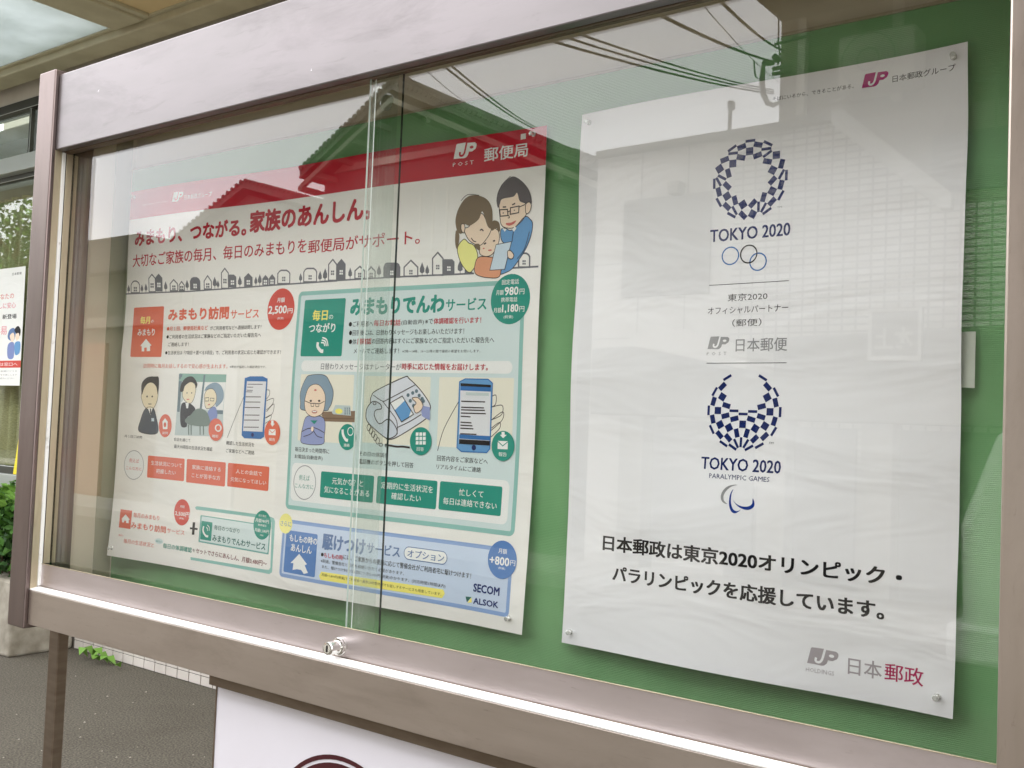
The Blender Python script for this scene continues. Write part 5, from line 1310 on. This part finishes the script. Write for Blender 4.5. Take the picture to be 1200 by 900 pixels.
p1 = thing('poster', 'large white, red and teal landscape post office poster behind the left pane', 'poster', (-1.36, PD, H-.285))
Q1 = [(-1.869, -.4457), (-.8473, -.4322), (-.8525, .2866), (-1.8712, .2828)]
poster(p1, Q1, PD, 1030, 728, wave1, PRINT_LANDSCAPE, pap1, {'white': PM['white']})
p2 = thing('poster', 'tall white portrait poster with blue chequered Tokyo 2020 emblems', 'poster', (-.535, PD, H-.289))
Q2 = [(-.7863, -.4377), (-.2826, -.4389), (-.2842, .2892), (-.7886, .2876)]
poster(p2, Q2, PD, 515, 728, wave2, PRINT_PORTRAIT, pap2, {'paper': pap2})
# small poster in the post office window
wp = thing('window_poster', 'small white flyer with pink lettering stuck to the post office window', 'poster', (-6.4, WD-.004, 1.4))
def wq(u, v):  # flyer corners
    return None
WQ = [(-2.09*WD, -.2722*WD), (-1.927*WD, -.2722*WD), (-1.923*WD, -.0440*WD), (-2.09*WD, -.0440*WD)]
PRINT_FLYER = [('flyer_text', [('T', 'grey4', 2, 128, 168, 22, 9, '日本郵便', 0), ('T', 'red2', 2, 62, 140, 96, 18, 'あなたの', 0), ('T', 'pink', 2, 40, 150, 128, 20, 'くらしに安心', 1),
   ('T', 'black', 2, 96, 156, 166, 16, '新登場', 2), ('T', 'pink', 2, 60, 118, 212, 30, '簡易', 1), ('R', 'red2', 1, 0, 316, 183, 24, 0), ('T', 'white', 2, 20, 170, 328, 12, 'くわしくは窓口へ', 0),
   ('T', 'grey2', 2, 10, 170, 352, 6, '保険のご相談はお気軽にどうぞ', 0), ('T', 'grey2', 2, 10, 170, 364, 6, '窓口でパンフレットをお渡しします', 0), ('T', 'grey2', 2, 10, 160, 376, 6, 'ご契約のしおりをお読みください', 0)]),
   ('family_picture', [('S', 'blue4', 2, [(124, 240), (128, 214), (146, 206), (156, 222), (148, 250)]), ('S', 'black', 2, [(150, 212), (164, 200), (176, 214), (172, 236), (158, 226)]), ('S', 'skinl', 3, [(132, 232), (146, 222), (152, 240), (142, 254)]), ('S', 'skinl', 3, [(156, 230), (168, 224), (172, 240), (160, 250)]), ('S', 'lilac', 2, [(126, 262), (150, 256), (152, 306), (128, 306)]), ('S', 'blue2', 2, [(154, 258), (176, 254), (176, 290), (158, 296)])])]
poster(wp, WQ, WD-.004, 183, 400, lambda s, t: .0005, PRINT_FLYER, paper_mat('flyer_paper', (238, 240, 236)), {})
run_textjobs()
# thumbtacks at the corners
clear = mat('clear_plastic', (228, 228, 224), .15); clear.node_tree.nodes['Principled BSDF'].inputs['Transmission Weight'].default_value = .55
def tack(u, v, Q, W, Hh, wv, where):
    s, t = u/W, v/Hh
    x = (Q[0][0]*(1-s)+Q[1][0]*s)*(1-t)+(Q[3][0]*(1-s)+Q[2][0]*s)*t; y = (Q[0][1]*(1-s)+Q[1][1]*s)*(1-t)+(Q[3][1]*(1-s)+Q[2][1]*s)*t
    d = PD-wv(s, t); z = H-y; r = thing('thumbtack', 'clear plastic thumbtack at the '+where, 'thumbtack', (x, d, z), 'thumbtacks holding the posters')
    q = random.uniform(-.15, .15)
    pp = lambda k: (x+q*k, d-k, z+q*k*.5)
    MB().tube([pp(.0004), pp(.0018), pp(.0022), pp(.006), pp(.0066), pp(.0085), pp(.009)], [.0036, .0037, .0022, .0018, .0030, .0032, .0024], clear, 18).build('cap', r, smooth=False)
    MB().tube([pp(-.002), pp(.0003)], .0006, chrome, 8).build('pin', r)
for u, v, wh in ((14, 12, 'top left corner of the landscape poster'), (1008, 10, 'top right corner of the landscape poster'), (14, 712, 'bottom left corner of the landscape poster'), (1006, 708, 'bottom right corner of the landscape poster')): tack(u, v, Q1, 1030, 728, wave1, wh)
for u, v, wh in ((14, 14, 'top left corner of the portrait poster'), (500, 14, 'top right corner of the portrait poster'), (14, 712, 'bottom left corner of the portrait poster'), (498, 708, 'bottom right corner of the portrait poster')): tack(u, v, Q2, 515, 728, wave2, wh)
# bits of tape on the top right corner of the landscape poster
tp = mat('tape', (236, 228, 222), .3)
g = MB(); g.box(-.893, -.884, PD-.0062, PD-.0058, H+.418, H+.426, tp); tag(g.build('tape', origin=(-.888, PD-.006, H+.42)), 'scrap of clear tape near the top right corner of the landscape poster', 'tape')
# folded paper tab beside the portrait poster
g = MB(); tabm = mat("pale_tab", (212, 220, 208), .4)
vs = []
for i in range(7):
    a = i/6; x = -.2900+.0185*a; y = 1.1895-.008*math.sin(math.pi*(.15+.55*a)); vs += [(x, y, H+.1235), (x, y, H+.0635-.001*a)]
g.mesh(vs, [(2*i, 2*i+1, 2*i+3, 2*i+2) for i in range(6)], tabm); g.mesh([(v[0], v[1]+.0006, v[2]) for v in vs], [(2*i, 2*i+2, 2*i+3, 2*i+1) for i in range(6)], tabm)
tag(g.build('paper_tab', origin=(-.28, 1.188, H+.09), smooth=True), 'pale folded card tab on the green cloth right of the portrait poster', 'tab')

# ---------------------------------------------------------------- the far side of the street (seen mirrored in the panes)
white_wall = noise_col(mat('white_wall_panel', (204, 200, 194), .7), 2, (194, 190, 184), (210, 206, 200))
grey_wall = noise_col(mat('grey_wall', (120, 116, 106), .8), 2, (104, 100, 90), (128, 124, 112))
brown_wall = noise_col(mat('beige_mortar_wall', (124, 114, 96), .85), 2, (108, 100, 84), (132, 122, 104))
dark_soffit = mat('dark_brown_soffit', (70, 58, 44), .7)
roof_tile = noise_col(mat('clay_roof_tile', (66, 62, 56), .55), 8, (50, 48, 44), (84, 78, 70), bump=.2, dist=.01)
dark_glass = mat('dark_shop_glass', (60, 64, 64), .08); trim_w = mat('white_painted_trim', (206, 204, 198), .6); cable_m = mat('black_cable', (28, 28, 28), .6)
tiled = mat('small_white_tiles', (200, 196, 190), .4)
bt = node(tiled, 'ShaderNodeTexBrick'); bt.inputs['Color1'].default_value = (*s2l((226, 222, 216)), 1); bt.inputs['Color2'].default_value = (*s2l((192, 188, 182)), 1); bt.inputs['Mortar'].default_value = (*s2l((92, 88, 82)), 1)
bt.inputs['Scale'].default_value = 1; bt.inputs['Mortar Size'].default_value = .009; bt.inputs['Brick Width'].default_value = .115; bt.inputs['Row Height'].default_value = .058; bt.offset = 0
gg = node(tiled, 'ShaderNodeNewGeometry'); sx = node(tiled, 'ShaderNodeSeparateXYZ'); cx_ = node(tiled, 'ShaderNodeCombineXYZ')
lk(tiled, gg.outputs['Position'], sx.inputs[0]); lk(tiled, sx.outputs['X'], cx_.inputs['X']); lk(tiled, sx.outputs['Z'], cx_.inputs['Y']); lk(tiled, cx_.outputs[0], bt.inputs['Vector'])
lk(tiled, bt.outputs['Color'], tiled.node_tree.nodes['Principled BSDF'].inputs['Base Color'])
dim_grey = noise_col(mat('dim_grey_paint', (86, 82, 76), .7), 2, (78, 74, 68), (92, 88, 82))
pale_grey = noise_col(mat('pale_grey_render', (158, 152, 142), .8), 2, (148, 142, 132), (162, 156, 146))
def pt(a, b, D): return (a*D, GY-D, H-b*D)
def xz(a, b, D): return (a*D, H-b*D)
def slab(name, parent, pts, D0, D1, M, bevel=0):    # outline given as (direction, height direction) at depth D0
    return MB().prism([xz(a, b, D0) for a, b in pts], GY-D1, GY-D0, M).build(name, parent, bevel=bevel)
DA = 8.5
ta = thing('tiled_building', 'low flat roofed building clad in white panels and small tiles across the street', 'building', (-3, GY-DA, 0))
gl_ = H/DA
SW = [(-.641, -.3205), (-.469, -.3235)]
slab('panel_wall', ta, [(-.641, gl_), (-.641, -.3205), (-.4695, -.3235), (-.4695, gl_)], DA, DA+1.0, white_wall)
slab('tile_wall', ta, [(-.4695, .02), (-.4695, -.3235), (-.368, -.322), (-.257, -.2235), (-.20, -.2235), (1.4, -.2235), (1.4, .02)], DA+.004, DA+1.0, tiled)
for x in (-.583, -.525):
    slab('panel_joint', ta, [(x, -.11), (x, -.3205), (x+.0016, -.3205), (x+.0016, -.11)], DA-.006, DA, grout)
for y in (-.19, -.105): slab('panel_joint', ta, [(-.641, y), (-.641, y-.0014), (-.4695, y-.0014), (-.4695, y)], DA-.006, DA, grout)
slab('coping', ta, [(-.645, -.317), (-.645, -.3245), (-.365, -.3265), (-.365, -.319)], DA-.08, DA+1.05, grey_wall, .01)
slab('recessed_shutter', ta, [(-.604, -.152), (-.604, -.262), (-.496, -.262), (-.496, -.152)], DA-.03, DA+.0, dim_grey)
slab('stair_stringer', ta, [(-.368, -.316), (-.368, -.330), (-.358, -.330), (-.252, -.2335), (-.252, -.2195), (-.262, -.2195)], DA-.12, DA-.02, trim_w, .01)
slab('shop_fascia', ta, [(-.641, -.020), (-.641, -.095), (1.4, -.165), (1.4, -.01)], DA-.35, DA-.004, dim_grey, .02)
slab('awning', ta, [(-.60, -.10), (-.56, -.122), (-.45, -.092), (-.45, -.07)], DA-.9, DA-.36, white_wall)
for x in (-.60, -.435, -.33): slab('pillar', ta, [(x, gl_), (x, -.03), (x+.03, -.03), (x+.03, gl_)], DA-.25, DA-.0, grey_wall, .01)
slab('shop_window', ta, [(-.565, .115), (-.565, -.015), (-.44, -.015), (-.44, .115)], DA-.05, DA-.005, dark_glass)
slab('shop_window', ta, [(-.40, .13), (-.40, -.012), (-.335, -.012), (-.335, .13)], DA-.05, DA-.005, dark_glass)
slab('shop_window', ta, [(-.295, .13), (-.295, -.012), (.1, -.012), (.1, .13)], DA-.05, DA-.005, dark_glass)
slab('vent_pipe', ta, [(-.4795, -.3225), (-.4795, -.349), (-.4765, -.349), (-.4765, -.3225)], DA+.15, DA+.18, grey_wall)
slab('vent_cap', ta, [(-.4810, -.348), (-.4810, -.357), (-.4748, -.357), (-.4748, -.348)], DA+.13, DA+.2, grey_wall, .01)
slab('wall_lamp', ta, [(-.549, -.264), (-.551, -.278), (-.535, -.278), (-.537, -.264)], DA-.14, DA-.001, grey_wall, .01)
# square sign on the fascia
DS = DA-.42; dark_face = mat('grey_brown_sign_face', (84, 76, 72), .6)
ss = thing('square_shop_sign', 'square white framed shop sign with two characters across the street', 'sign', (-2.6, GY-DS, 2))
slab('panel', ss, [(-.326, -.078), (-.326, -.128), (-.276, -.128), (-.276, -.078)], DS, DS+.06, trim_w, .004)
slab('face', ss, [(-.322, -.083), (-.3225, -.125), (-.2795, -.125), (-.2795, -.083)], DS-.006, DS, dark_face)
c = bpy.data.curves.new('t', 'FONT'); c.body = '本上'; c.size = 1; c.offset = .03; to = bpy.data.objects.new('t', c); COL.objects.link(to); bpy.context.view_layer.update()
me = to.evaluated_get(bpy.context.evaluated_depsgraph_get()).to_mesh(); tv = [tuple(v.co) for v in me.vertices]; tf = [tuple(p.vertices) for p in me.polygons]; to.evaluated_get(bpy.context.evaluated_depsgraph_get()).to_mesh_clear() if False else None
bpy.data.objects.remove(to); ws = .036*DS; mx0 = min(v[0] for v in tv); mx1 = max(v[0] for v in tv)
g = MB(); g.mesh([(-.301*DS+ws*.5-(v[0]-mx0)/(mx1-mx0)*ws, GY-DS+.009, H+.0905*DS+v[1]*ws*.62) for v in tv], tf, trim_w); g.build('lettering', ss)
# taller building with deep eaves
DB = 9.6
tb = thing('tall_building', 'taller beige building with deep dark eaves behind the tiled building', 'building', (0, GY-DB, 0))
slab('wall', tb, [(-.4225, gl_*.9), (-.4225, -.62), (1.6, -.62), (1.6, gl_*.9)], DB, DB+6, brown_wall)
g = MB(); g.box(-.4225*DB-.0, 15.3, GY-DB, GY-DB+4.2, H+.4292*DB, H+.4292*DB+.3, dark_soffit); g.build('eaves', tb, bevel=.02)
for x in (-.405, -.31): slab('downpipe', tb, [(x, -.33), (x, -.43), (x+.009, -.43), (x+.009, -.33)], DB-.12, DB-.03, render_w, .01)
slab('wall_window', tb, [(-.305, -.225), (-.315, -.30), (-.268, -.30), (-.268, -.225)], DB-.02, DB, dark_glass)
slab('gallery_panel', tb, [(-.36, -.20), (-.36, -.316), (.3, -.316), (.3, -.20)], DB-.3, DB-.05, pale_grey)
slab('upper_window', tb, [(-.27, -.235), (-.27, -.29), (-.2, -.29), (-.2, -.235)], DB-.34, DB-.3, dark_glass)
for k in range(5): slab('rail_bar', tb, [(-.26+k*.022, -.29), (-.26+k*.022, -.335), (-.258+k*.022, -.335), (-.258+k*.022, -.29)], DB-.45, DB-.43, grey_wall)
slab('rail_bar', tb, [(-.27, -.334), (-.27, -.338), (.1, -.338), (.1, -.334)], DB-.45, DB-.43, grey_wall)
ac = thing('air_conditioner', 'beige air conditioner unit with round fan grille on the tall building wall', 'air conditioner', (-3.1, GY-DB+.2, 5))
slab('body', ac, [(-.362, -.347), (-.362, -.402), (-.288, -.402), (-.288, -.347)], DB-.4, DB-.05, render_w, .02)
g = MB(); cxx, czz = -.332*(DB-.4), H+.374*(DB-.4)
for r in (.1, .24): g.tube([(cxx+r*math.cos(a*math.pi/12), GY-DB+.42, czz+r*math.sin(a*math.pi/12)) for a in range(25)], .008, pale_grey, 5, False)
g.build('fan_grille', ac)
# tiled roof house
DH = 11
h1 = thing('gabled_house', 'grey house with big dark tiled gable roof across the street', 'house', (-9.5, GY-DH, 0))
slab('wall', h1, [(-1.105, H/DH), (-1.105, -.37), (-.9793, -.43), (-.66, -.275), (-.66, H/DH)], DH, DH+6, dim_grey)
slab('window', h1, [(-.92, -.225), (-.92, -.31), (-.87, -.31), (-.87, -.225)], DH-.04, DH, dark_glass)
slab('window', h1, [(-.78, -.16), (-.78, -.23), (-.72, -.23), (-.72, -.16)], DH-.04, DH, dark_glass)
def verge(root, A, Bp, D, n, depth=6.5, th=.012):
    # a roof slope from eaves point A to ridge point B, with round tile ends along the front edge
    a0, b0 = A; a1, b1 = Bp
    MB().prism([xz(a0, b0, D), xz(a0, b0-th, D), xz(a1, b1-th, D), xz(a1, b1, D)], GY-D-depth, GY-D, roof_tile).build('roof_slope', root)
    g = MB(); gb = MB()
    for k in range(n):
        t = (k+.5)/n; x, z = xz(a0+(a1-a0)*t, b0-th+.0008+(b1-b0)*t, D)
        g.tube([(x, GY-D+.03, z+.01), (x, GY-D-depth, z+.01)], random.uniform(.038, .052), roof_tile, 8)
    g.build('roof_tiles', root)['kind'] = 'stuff'
verge(h1, (-1.16, -.3529), (-.9793, -.4541), DH-.5, 22); verge(h1, (-.60, -.281), (-.9793, -.4541), DH-.5, 44)
for (a0, b0), (a1, b1) in (((-1.158, -.336), (-.9793, -.436)), ((-.62, -.270), (-.9793, -.436))):
    slab('bargeboard', h1, [(a0, b0), (a0, b0-.008), (a1, b1-.008), (a1, b1)], DH-.46, DH-.40, grey_wall)
    for k in range(1, 5):
        t = k/5; a = a0+(a1-a0)*t; b_ = b0+(b1-b0)*t
        g = MB(); x, z = xz(a, b_-.003, DH-.4); g.box(x-.04, x+.04, GY-DH, GY-DH+.42, z-.1, z-.02, grey_wall); g.build('purlin', h1)
slab('gable_beam', h1, [(-1.105, -.352), (-1.105, -.362), (-.80, -.362), (-.80, -.352)], DH-.05, DH-.002, pale_grey)
for x_ in (-.918, -.895, -.872): slab('window_bar', h1, [(x_, -.226), (x_, -.309), (x_+.002, -.309), (x_+.002, -.226)], DH-.07, DH-.045, pale_grey)
MB().tube([(-1.158*(DH-.5), GY-DH+.5, H+.338*(DH-.5)), (-1.158*(DH-.5), GY-DH-6, H+.338*(DH-.5))], .05, grey_wall, 8).build('gutter', h1)
g = MB(); x, z = xz(-.9793, -.470, DH-.5); g.tube([(x, GY-DH+.55, z), (x, GY-DH-6, z)], .09, roof_tile, 10); g.build('ridge_cap', h1)
D2 = 15
h2 = thing('small_roof_house', 'low house with tiled roof left of the big gabled house', 'house', (-20, GY-D2, 0))
slab('wall', h2, [(-1.40, H/D2), (-1.40, -.30), (-1.2885, -.345), (-1.08, -.28), (-1.08, H/D2)], D2, D2+5, dim_grey)
verge(h2, (-1.50, -.262), (-1.2885, -.3532), D2-.3, 20); verge(h2, (-1.05, -.285), (-1.2885, -.3532), D2-.3, 24)
D3 = 19
h3 = thing('far_house', 'pale low house with long flat ridge furthest left across the street', 'house', (-32, GY-D3, 0))
slab('wall', h3, [(-2.6, H/D3), (-2.6, -.25), (-1.43, -.25), (-1.43, H/D3)], D3, D3+5, grey_wall)
slab('roof', h3, [(-2.7, -.245), (-2.4, -.305), (-1.56, -.305), (-1.40, -.245)], D3-.5, D3+5.5, roof_tile)
# garage with brown door, low white rails
gd = thing('garage', 'low garage with brown roller door at the far left of the street', 'garage', (-14.5, GY-9, 0))
slab('wall', gd, [(-1.85, H/9), (-1.85, -.15), (-1.18, -.15), (-1.18, H/9)], 9, 12, brown_wall); 
slab('roller_door', gd, [(-1.735, H/9), (-1.735, -.12), (-1.64, -.12), (-1.64, H/9)], 8.95, 9, mat('rust_brown_door', (150, 104, 74), .6))
slab('roller_door', gd, [(-1.48, H/9), (-1.48, -.1), (-1.28, -.1), (-1.28, H/9)], 8.95, 9, mat('grey_roller_door', (150, 150, 146), .6))
slab('roof', gd, [(-1.87, -.148), (-1.87, -.165), (-1.16, -.165), (-1.16, -.148)], 8.8, 12.2, grey_wall)
# parked van
DV = 5.6
vn = thing('parked_van', 'small white van parked across the street', 'van', (.4, GY-DV-.7, 0))
vw = mat('white_car_paint', (236, 236, 232), .25); rub = mat('black_rubber', (24, 24, 24), .8)
x0 = -.2400*DV
prof = [(x0+.10, .28), (x0+.02, .45), (x0+.0, .95), (x0+.16, 1.40), (x0+.34, 1.58), (x0+.9, 1.66), (x0+2.3, 1.66), (x0+2.7, 1.56), (x0+3.1, 1.0), (x0+3.35, .82), (x0+3.4, .4), (x0+3.3, .28)]
MB().prism(prof, GY-DV-1.45, GY-DV, vw).build('body', vn, bevel=.06)
for a, b_ in ((x0+.24, x0+.95), (x0+1.05, x0+1.85), (x0+1.95, x0+2.6)):
    q = [(a, 1.02), (a+.12 if a < x0+.5 else a, 1.48), (b_, 1.48), (b_+(.28 if b_ > x0+2.2 else 0), 1.02)]
    MB().prism(q, GY-DV-.004, GY-DV+.012, dark_glass).build('side_window', vn, bevel=.004)
MB().prism([(x0+1.0, .4), (x0+1.0, 1.55), (x0+1.012, 1.55), (x0+1.012, .4)], GY-DV-.002, GY-DV+.004, rub).build('door_gap', vn)
MB().box(x0+.25, x0+.42, GY-DV, GY-DV+.03, .86, .895, chrome).build('door_handle', vn, bevel=.006)
MB().box(x0-.006, x0+.05, GY-DV-.75, GY-DV-.55, .8, 1.12, mat('red_tail_lens', (150, 22, 18), .2)).build('tail_light', vn, bevel=.01)
MB().box(x0-.05, x0+.3, GY-DV-1.46, GY-DV+.02, .26, .46, vw).build('bumper', vn, bevel=.03)
for xw in (x0+.62, x0+2.8):
    for y in (GY-DV+.01, GY-DV-1.3):
        wh = MB().tube([(xw, y, .28), (xw, y-.17, .28)], .28, rub, 28).build('wheel', vn)
        MB().tube([(xw, y+.006, .28), (xw, y-.02, .28)], .17, chrome, 20).build('rim', wh)
# broadleaf trees far to the left across the street (they show in the post office window)
def tree(label, X, Y, hgt, seed):
    rnd = random.Random(seed); root = thing('broadleaf_tree', label, 'tree', (X, Y, 0), 'street trees across the road')
    g = MB(); g.tube([(X, Y, 0), (X+.1, Y, hgt*.22), (X-.05, Y+.1, hgt*.45), (X, Y, hgt*.7)], [.26, .2, .14, .05], bark, 10)
    g.build('trunk', root); tips = []
    for i in range(11):
        a = rnd.uniform(0, 6.28); z0 = hgt*rnd.uniform(.22, .55); l = hgt*rnd.uniform(.2, .36); e = Vector((X+math.cos(a)*l, Y+math.sin(a)*l, z0+l*rnd.uniform(.5, 1.1)))
        MB().tube([(X, Y, z0), (X+math.cos(a)*l*.5, Y+math.sin(a)*l*.5, z0+l*.4), e], [.09, .06, .02], bark, 6).build('limb', root); tips.append(e)
    g = MB()
    for e in tips+[Vector((X, Y, hgt*.8)), Vector((X, Y, hgt*.6))]:
        for c in range(5):
            q = e+Vector((rnd.gauss(0, .7), rnd.gauss(0, .7), rnd.gauss(0, .55)))
            M = leaf_ms[rnd.choice((1, 2, 2, 0))]
            for k in range(70):
                p = q+Vector((rnd.gauss(0, .42), rnd.gauss(0, .42), rnd.gauss(0, .34))); d = Vector((rnd.gauss(0, 1), rnd.gauss(0, 1), rnd.gauss(0, .7))).normalized()*rnd.uniform(.1, .2); n = d.cross(Vector((rnd.gauss(0, 1), rnd.gauss(0, 1), rnd.gauss(0, 1)))).normalized()*.07
                g.face([p, p+d*.5+n, p+d, p+d*.5-n], M)
    g.build('crown', root)['kind'] = 'stuff'
tree('tall broadleaf tree across the street nearest to the garage', -29.5, -9.5, 9.5, 4)
tree('tallest broadleaf tree across the street between two others', -33.5, -10.5, 11.5, 5)
tree('broadleaf tree across the street furthest left of the garage', -37.5, -9.8, 10.5, 6)
# overhead cables: sagging spans from the tall building's corner towards the pole on our side
def cable(a, b, ra, label, sag=.25, r=.012, far=9.3, near=4.2, fx=1.0):
    A = Vector(pt(*a, far)); Bn = Vector(pt(*b, near)); d = Bn-A; pts = []
    for i in range(25):
        t = i/24*1.15; p = A+d*t; p.z += sag*(t*(t-1)) if t < 1 else sag*(t*(t-1)); pts.append(p)
    g = MB(); g.tube(pts, r, cable_m, 6); tag(g.build('overhead_cable', origin=tuple(A)), label, 'cable', 'overhead cables across the street')
cb = [((-.4265, -.3890), (-.548, -.456), .016, 'thick black cable running from the curved bracket over the street'),
      ((-.4200, -.4000), (-.478, -.452), .014, 'straight black cable clamped just right of the curved bracket'),
      ((-.4290, -.3600), (-.642, -.452), .010, 'uppermost thin cable of the bundle below the curved bracket'),
      ((-.4290, -.3580), (-.655, -.450), .010, 'second thin cable of the bundle below the curved bracket'),
      ((-.4290, -.3560), (-.665, -.446), .012, 'lowest twisted cable of the bundle below the curved bracket'),
      ((-.4220, -.3660), (-.50, -.452), .004, 'hair thin wire above the thick cable to the bracket'),
      ((-.7350, -.3640), (-.868, -.4560), .011, 'left one of the pair of cables crossing the gabled roof'),
      ((-.7320, -.3650), (-.858, -.4560), .010, 'right one of the pair of cables crossing the gabled roof'),
      ((-.8700, -.4150), (-.935, -.4560), .006, 'thin wire above the ridge end of the gabled roof'),
      ((-.8200, -.4000), (-.900, -.4560), .004, 'faint wire between the ridge and the pair of cables')]
for a, b2, r, l in cb: cable(a, b2, 0, l, .10, r*.55)
br = thing('cable_bracket', 'curved grey cable bracket with insulators on the corner of the tall building', 'bracket', pt(-.425, -.37, 9.3))
cpts = [(-.4410, -.3900), (-.4420, -.3800), (-.4420, -.3680), (-.4400, -.3560), (-.4350, -.3470), (-.4290, -.3440), (-.4230, -.3460), (-.4195, -.3540)]
MB().tube([pt(a, b2, 9.3) for a, b2 in cpts], [.018, .024, .027, .027, .026, .024, .018, .012], grey_wall, 10).build('hook', br)
MB().tube([pt(-.4420, -.3905, 9.3), pt(-.4300, -.3890, 9.3)], .028, cable_m, 8).build('insulator', br)
MB().tube([pt(-.4300, -.3960, 9.3), pt(-.4240, -.3900, 9.3)], .028, cable_m, 8).build('insulator', br)
MB().tube([pt(-.4310, -.3820, 9.3), pt(-.41, -.3835, 9.4)], .02, grey_wall, 8).build('arm', br)
MB().tube([pt(-.4310, -.3770, 9.3), pt(-.41, -.3765, 9.4)], .02, grey_wall, 8).build('arm', br)
MB().tube([pt(-.4300, -.4080, 9.3), pt(-.395, -.4100, 9.4)], .016, cable_m, 8).build('rod', br)
MB().tube([pt(-.4260, -.4400, 9.3), pt(-.4255, -.41, 9.3), pt(-.4235, -.396, 9.3), pt(-.4255, -.386, 9.3)], .008, cable_m, 6).build('wire', br)
MB().tube([pt(-.4520, -.3950, 9.2), pt(-.4500, -.3780, 9.2), pt(-.4450, -.3740, 9.2), pt(-.4400, -.3860, 9.2)], .008, cable_m, 6).build('wire', br)
